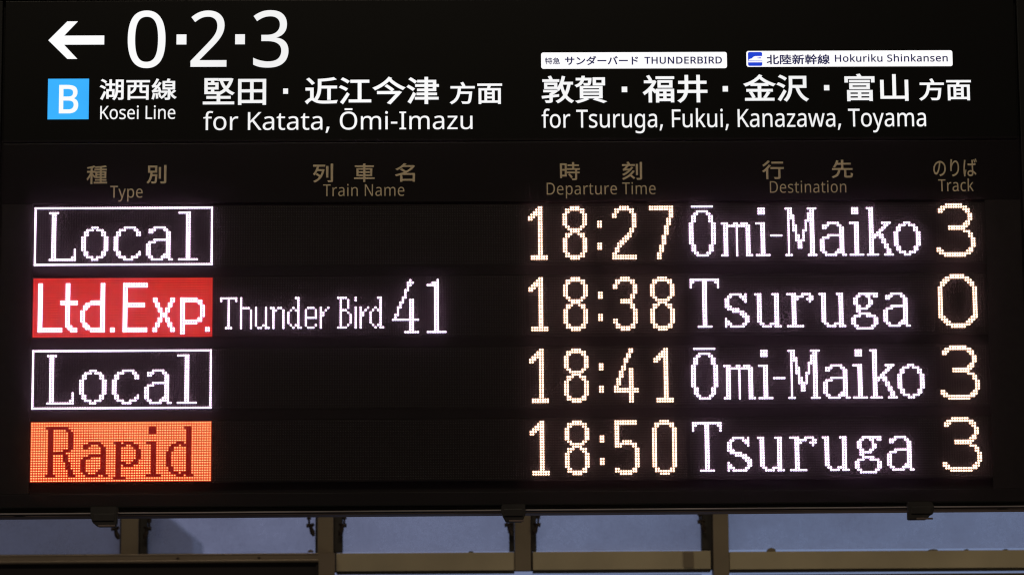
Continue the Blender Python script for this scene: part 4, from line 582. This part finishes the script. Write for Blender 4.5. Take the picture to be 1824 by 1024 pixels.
# bottom trim, hinge rail and latches
tilt = 0.0
prism('edge_trim', [(-186, -613.9), (2126, -610.6), (2126, -613.6), (-186, -616.9)], -14, 6, m_edge, board, bevel=0.6, label='thin bright metal lip along the bottom edge')
prism('bottom_rail', [(-184, -618.2), (2124, -614.9), (2124, -618.2), (-184, -621.5)], -11, 72, m_rail, board, bevel=1.0, label='dark bronze rail under the board')
LAT = [
 ([(123, -603), (176, -603), (176, -632), (173.5, -643), (138, -643), (127, -634), (123, -622)], 'latch under the left end of the board'),
 ([(936, -603), (982, -603), (983, -622), (976, -638.5), (944, -638.5), (938, -628), (934, -616)], 'latch under the middle of the board'),
 ([(1742, -603), (1790, -603), (1794.5, -612), (1792, -628), (1786, -630), (1778, -639), (1742, -639)], 'latch under the right end of the board'),
]
for pts, lab in LAT:
    lt = prism('latch', pts, -34, -15, m_latch, board, bevel=1.4, label='black ' + lab)
    xs = [p[0] for p in pts]; zlow = min(p[1] for p in pts)
    boxes('latch_lip', [(min(xs) + 16, max(xs) - 4, -37, -34.2, zlow + 0.5, zlow + 4)], m_rail, lt, bevel=0.5)
    boxes('latch_plate', [(min(xs) + 6, max(xs) - 6, -36.5, -34.2, zlow + 12, zlow + 26)], m_latch, lt, bevel=0.8)
for x in (-20, 1935):
    prism('rail_slot', [(x + 12 * math.cos(a * math.pi / 6), -619.9 + x * 0.0014 + 1.1 * math.sin(a * math.pi / 6)) for a in range(12)], -11.6, -11.1, m_case, board)
for x in (250, 700, 1150, 1500, 1900):
    prism('screw', [(x + 2.4 * math.cos(a * math.pi / 4), -590 + 2.4 * math.sin(a * math.pi / 4)) for a in range(8)], -0.6, 0.8, m_case, board)

# ------------------------------------------------------------------ WINDOW WALL behind the board (y = 3 m)
Y = 3000
ww = thing('window_wall', 'dim cream painted metal window frames with dirty panes seen below the black board', 'window', (1.0, 3.05, -0.6))
ZL, ZH = -1500, 1400
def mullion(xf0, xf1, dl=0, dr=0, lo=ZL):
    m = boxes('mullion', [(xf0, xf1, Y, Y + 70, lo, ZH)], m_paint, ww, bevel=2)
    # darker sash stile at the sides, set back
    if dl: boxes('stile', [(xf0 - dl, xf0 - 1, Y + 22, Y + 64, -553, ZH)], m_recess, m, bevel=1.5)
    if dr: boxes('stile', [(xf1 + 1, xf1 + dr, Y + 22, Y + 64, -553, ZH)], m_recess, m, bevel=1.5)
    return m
mullion(-187, -134, 6, 25, -556)
mullion(412, 460, 8, 27, -556)
mullion(1014, 1063, 17, 18, -613)
mullion(1621, 1669, 33, 0)
mullion(-790, -740, 10, 20, -556); mullion(2640, 2690, 20, 20); mullion(3240, 3290, 20, 20)
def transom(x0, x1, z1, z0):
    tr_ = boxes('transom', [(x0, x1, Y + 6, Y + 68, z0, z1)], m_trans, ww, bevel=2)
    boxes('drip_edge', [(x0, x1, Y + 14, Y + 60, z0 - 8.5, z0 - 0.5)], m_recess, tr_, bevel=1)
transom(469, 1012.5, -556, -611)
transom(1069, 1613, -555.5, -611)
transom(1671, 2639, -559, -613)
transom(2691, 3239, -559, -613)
boxes('gasket', [(460.6, 468.6, Y + 18, Y + 60, -613, -552), (1012.6, 1013.8, Y + 18, Y + 60, -613, -552), (1063.2, 1068.8, Y + 18, Y + 60, -613, -552), (1613.2, 1620.8, Y + 18, Y + 60, -613, -552)], m_recess, ww, kind='stuff')
def pane(x0, x1, z0, z1, y=Y + 40):
    boxes('pane', [(x0, x1, y, y + 4, z0, z1)], m_glass, ww)
for x0, x1 in ((-739, -194), (-108, 403), (488, 996), (1082, 1587), (1670, 2619), (2711, 3219)):
    pane(x0, x1, -552, ZH - 5)
for x0, x1 in ((462, 1013), (1064, 1587)):
    pane(x0, x1, ZL, -625)
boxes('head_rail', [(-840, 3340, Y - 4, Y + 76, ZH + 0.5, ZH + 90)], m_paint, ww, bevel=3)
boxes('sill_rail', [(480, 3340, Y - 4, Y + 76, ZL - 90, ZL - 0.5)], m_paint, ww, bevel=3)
# far end of the transom rebate: pivot blocks
boxes('pivot_block', [(1530, 1560, Y - 1, Y + 5.5, -606, -560)], m_paint, ww, bevel=1)
def bolt(x, z, r, h):
    prism('bolt_head', [(x + r * math.cos(a * math.pi / 8), z + h * math.sin(a * math.pi / 8)) for a in range(0, 9)], Y + 10, Y + 30, m_paint, ww, bevel=1)
bolt(1800, -558.5, 14, 11); bolt(2297, -558.5, 15, 4); bolt(2400, -558.5, 7, 3.5); bolt(390, -552, 9, 8); bolt(880, -555, 8, 3)
bolt(2520, -558.5, 8, 3)

def tube(bm, pts, r, seg=8):
    prev = None
    for i, p in enumerate(pts):
        p = Vector(p) * MM
        d = (Vector(pts[min(i + 1, len(pts) - 1)]) - Vector(pts[max(i - 1, 0)])).normalized()
        a = d.orthogonal().normalized(); b = d.cross(a)
        rr = (r[i] if isinstance(r, (list, tuple)) else r) * MM
        ring = [bm.verts.new(p + (a * math.cos(2 * math.pi * j / seg) + b * math.sin(2 * math.pi * j / seg)) * rr) for j in range(seg)]
        if prev:
            for j in range(seg): bm.faces.new((prev[j], prev[(j + 1) % seg], ring[(j + 1) % seg], ring[j]))
        else: bm.faces.new(ring[::-1])
        prev = ring
    bm.faces.new(prev)
def stay(x, z, s, lab):
    """friction stay at the side of a sash: a rod above, a hinge block and a screw knob; s = +1 opens to the right"""
    bm = bmesh.new()
    tube(bm, [(x + s * 12, Y - 6, z + 300), (x + s * 12, Y - 6, z + 30)], 6.5)
    tube(bm, [(x + s * 12, Y - 6, z + 30), (x + s * 11, Y - 6, z + 8)], 3.2)
    me = bpy.data.meshes.new('window_stay'); bm.to_mesh(me); bm.free()
    st = put('window_stay', me, m_iron, ww, label=lab)
    bm = bmesh.new()
    tube(bm, [(x - s * 4, Y - 10, z + 16), (x + s * 6, Y - 10, z + 13), (x + s * 5, Y - 10, z + 2), (x + s * 1, Y - 10, z - 9), (x - s * 3, Y - 10, z - 20)], [5, 8, 6, 8, 4])
    me = bpy.data.meshes.new('hinge_block'); bm.to_mesh(me); bm.free(); put('hinge_block', me, m_iron, st)
    bm = bmesh.new()
    tube(bm, [(x + s * 8, Y - 14, z + 12), (x + s * 19, Y - 14, z + 11)], [5, 6.5])
    tube(bm, [(x + s * 4, Y - 14, z - 2), (x + s * 9, Y - 14, z - 4)], [4, 3])
    me = bpy.data.meshes.new('knob'); bm.to_mesh(me); bm.free(); put('knob', me, m_iron, st)
stay(398, -484, -1, 'dark window stay left of the second mullion')
stay(482, -484, 1, 'dark window stay right of the second mullion')
stay(1002, -486, -1, 'dark window stay behind the middle latch')
stay(1074, -486, 1, 'dark window stay right of the third mullion')
stay(1592, -480, -1, 'dark window stay left of the fourth mullion')
stay(-196, -490, -1, 'dark window stay under the left latch')
stay(-112, -490, 1, 'dark window stay right of the first mullion')

# framed dark opening low on the left, standing just in front of the windows
dk = thing('framed_panel', 'dark panel in a grey beige metal frame at the bottom left', 'panel', (0.0, 2.95, -0.9))
boxes('dark_sheet', [(-840, 418.3, Y - 30, Y - 12, -1450, -584.6)], m_hole, dk)
fr = prism('frame', [(-840, -557), (466, -557), (466, -1500), (418, -1500), (418, -585), (-840, -585)], Y - 50, Y - 2, m_duct, dk, bevel=2)
boxes('frame_ridge', [(-840, 417, Y - 56, Y - 50.3, -582, -577)], m_duct, fr, bevel=1)
boxes('frame_ridge', [(-840, 417, Y - 53, Y - 50.3, -562, -559)], m_duct, fr, bevel=0.8)
prism('inner_lip', [(-840, -585.3), (417.7, -585.3), (417.7, -1450), (409, -1450), (409, -591), (-840, -591)], Y - 40, Y - 8, m_hole, dk, bevel=1)
for x in (-8, 238):
    prism('screw', [(x + 5 * math.cos(a * math.pi / 4), -571 + 3 * math.sin(a * math.pi / 4)) for a in range(8)], Y - 52.5, Y - 50.2, m_iron, dk)

# amber board below the right hand transom
ab = boxes('amber_board', [(1676, 2636, Y + 10, Y + 40, -1400, -629)], m_amber, None, bevel=2)
ab['label'] = 'amber brown board just below the transom at the bottom right'; ab['category'] = 'board'
ab2 = boxes('board_edge', [(1676, 2636, Y + 6, Y + 9.6, -636, -630)], mat('amber_edge', (0.10, 0.055, 0.02), 0.4), ab)

# building outside, seen dimly through the second pane
bd = thing('building', 'grey gabled building end seen dimly through the two left dirty panes', 'building', (-4.0, 25.2, -3))
prism('wall', [(-14000, -4100), (-2090, -4100), (-2095, 640), (-2340, 845), (-5200, 3200), (-14000, 3200)], 25000, 26200, m_wall, bd)
boxes('vent', [(-2505, -2445, 24940, 24996, 640, 880)], mat('vent_grey', (0.34, 0.31, 0.36), 0.9), bd)
boxes('downpipe', [(-2590, -2570, 24930, 24990, -4000, 1000)], mat('pipe_grey', (0.44, 0.41, 0.45), 0.8), bd)

# ground outside and concourse floor, far below the frame
gr = boxes('ground', [(-60000, 62000, -12000, 64000, -4200, -4100)], mat('ground_concrete', (0.16, 0.15, 0.14), 0.9, noise=0.2, scale=1.0), None)
gr['kind'] = 'structure'

# dusk sky: the outdoor half of a great dome, open towards the concourse
def sky_dome():
    m = bpy.data.materials.new('dusk_sky'); m.use_nodes = True
    t = m.node_tree; t.nodes.clear()
    out = t.nodes.new('ShaderNodeOutputMaterial'); em = t.nodes.new('ShaderNodeEmission')
    tc = t.nodes.new('ShaderNodeTexCoord'); sep = t.nodes.new('ShaderNodeSeparateXYZ')
    mr = t.nodes.new('ShaderNodeMapRange'); mr.inputs['From Min'].default_value = -9; mr.inputs['From Max'].default_value = 9
    mix = t.nodes.new('ShaderNodeMix'); mix.data_type = 'RGBA'
    mix.inputs[6].default_value = (0.200, 0.210, 0.335, 1); mix.inputs[7].default_value = (0.165, 0.215, 0.360, 1)
    nz = t.nodes.new('ShaderNodeTexNoise'); nz.inputs['Scale'].default_value = 0.35; nz.inputs['Detail'].default_value = 5
    r2 = t.nodes.new('ShaderNodeMapRange'); r2.inputs['From Min'].default_value = 0.3; r2.inputs['From Max'].default_value = 0.7
    r2.inputs['To Min'].default_value = 0.95; r2.inputs['To Max'].default_value = 1.07
    t.links.new(tc.outputs['Object'], sep.inputs[0]); t.links.new(sep.outputs['X'], mr.inputs[0]); t.links.new(mr.outputs[0], mix.inputs[0])
    t.links.new(mix.outputs[2], em.inputs['Color']); t.links.new(tc.outputs['Object'], nz.inputs['Vector']); t.links.new(nz.outputs['Fac'], r2.inputs[0])
    t.links.new(r2.outputs[0], em.inputs['Strength']); t.links.new(em.outputs[0], out.inputs['Surface'])
    V = []; F = []; R_ = 60.0; n = 32; q = 14
    for i in range(q + 1):
        el = math.radians(-8 + 98 * i / q)
        for j in range(n + 1):
            az = math.pi * j / n
            V.append((R_ * math.cos(el) * math.cos(az), 4.0 + R_ * math.cos(el) * math.sin(az), R_ * math.sin(el)))
    for i in range(q):
        for j in range(n):
            a = i * (n + 1) + j
            F.append((a, a + n + 1, a + n + 2, a + 1))
    me = bpy.data.meshes.new('sky'); me.from_pydata(V, [], F)
    return put('sky', me, m, None, kind='structure')
sky_dome()
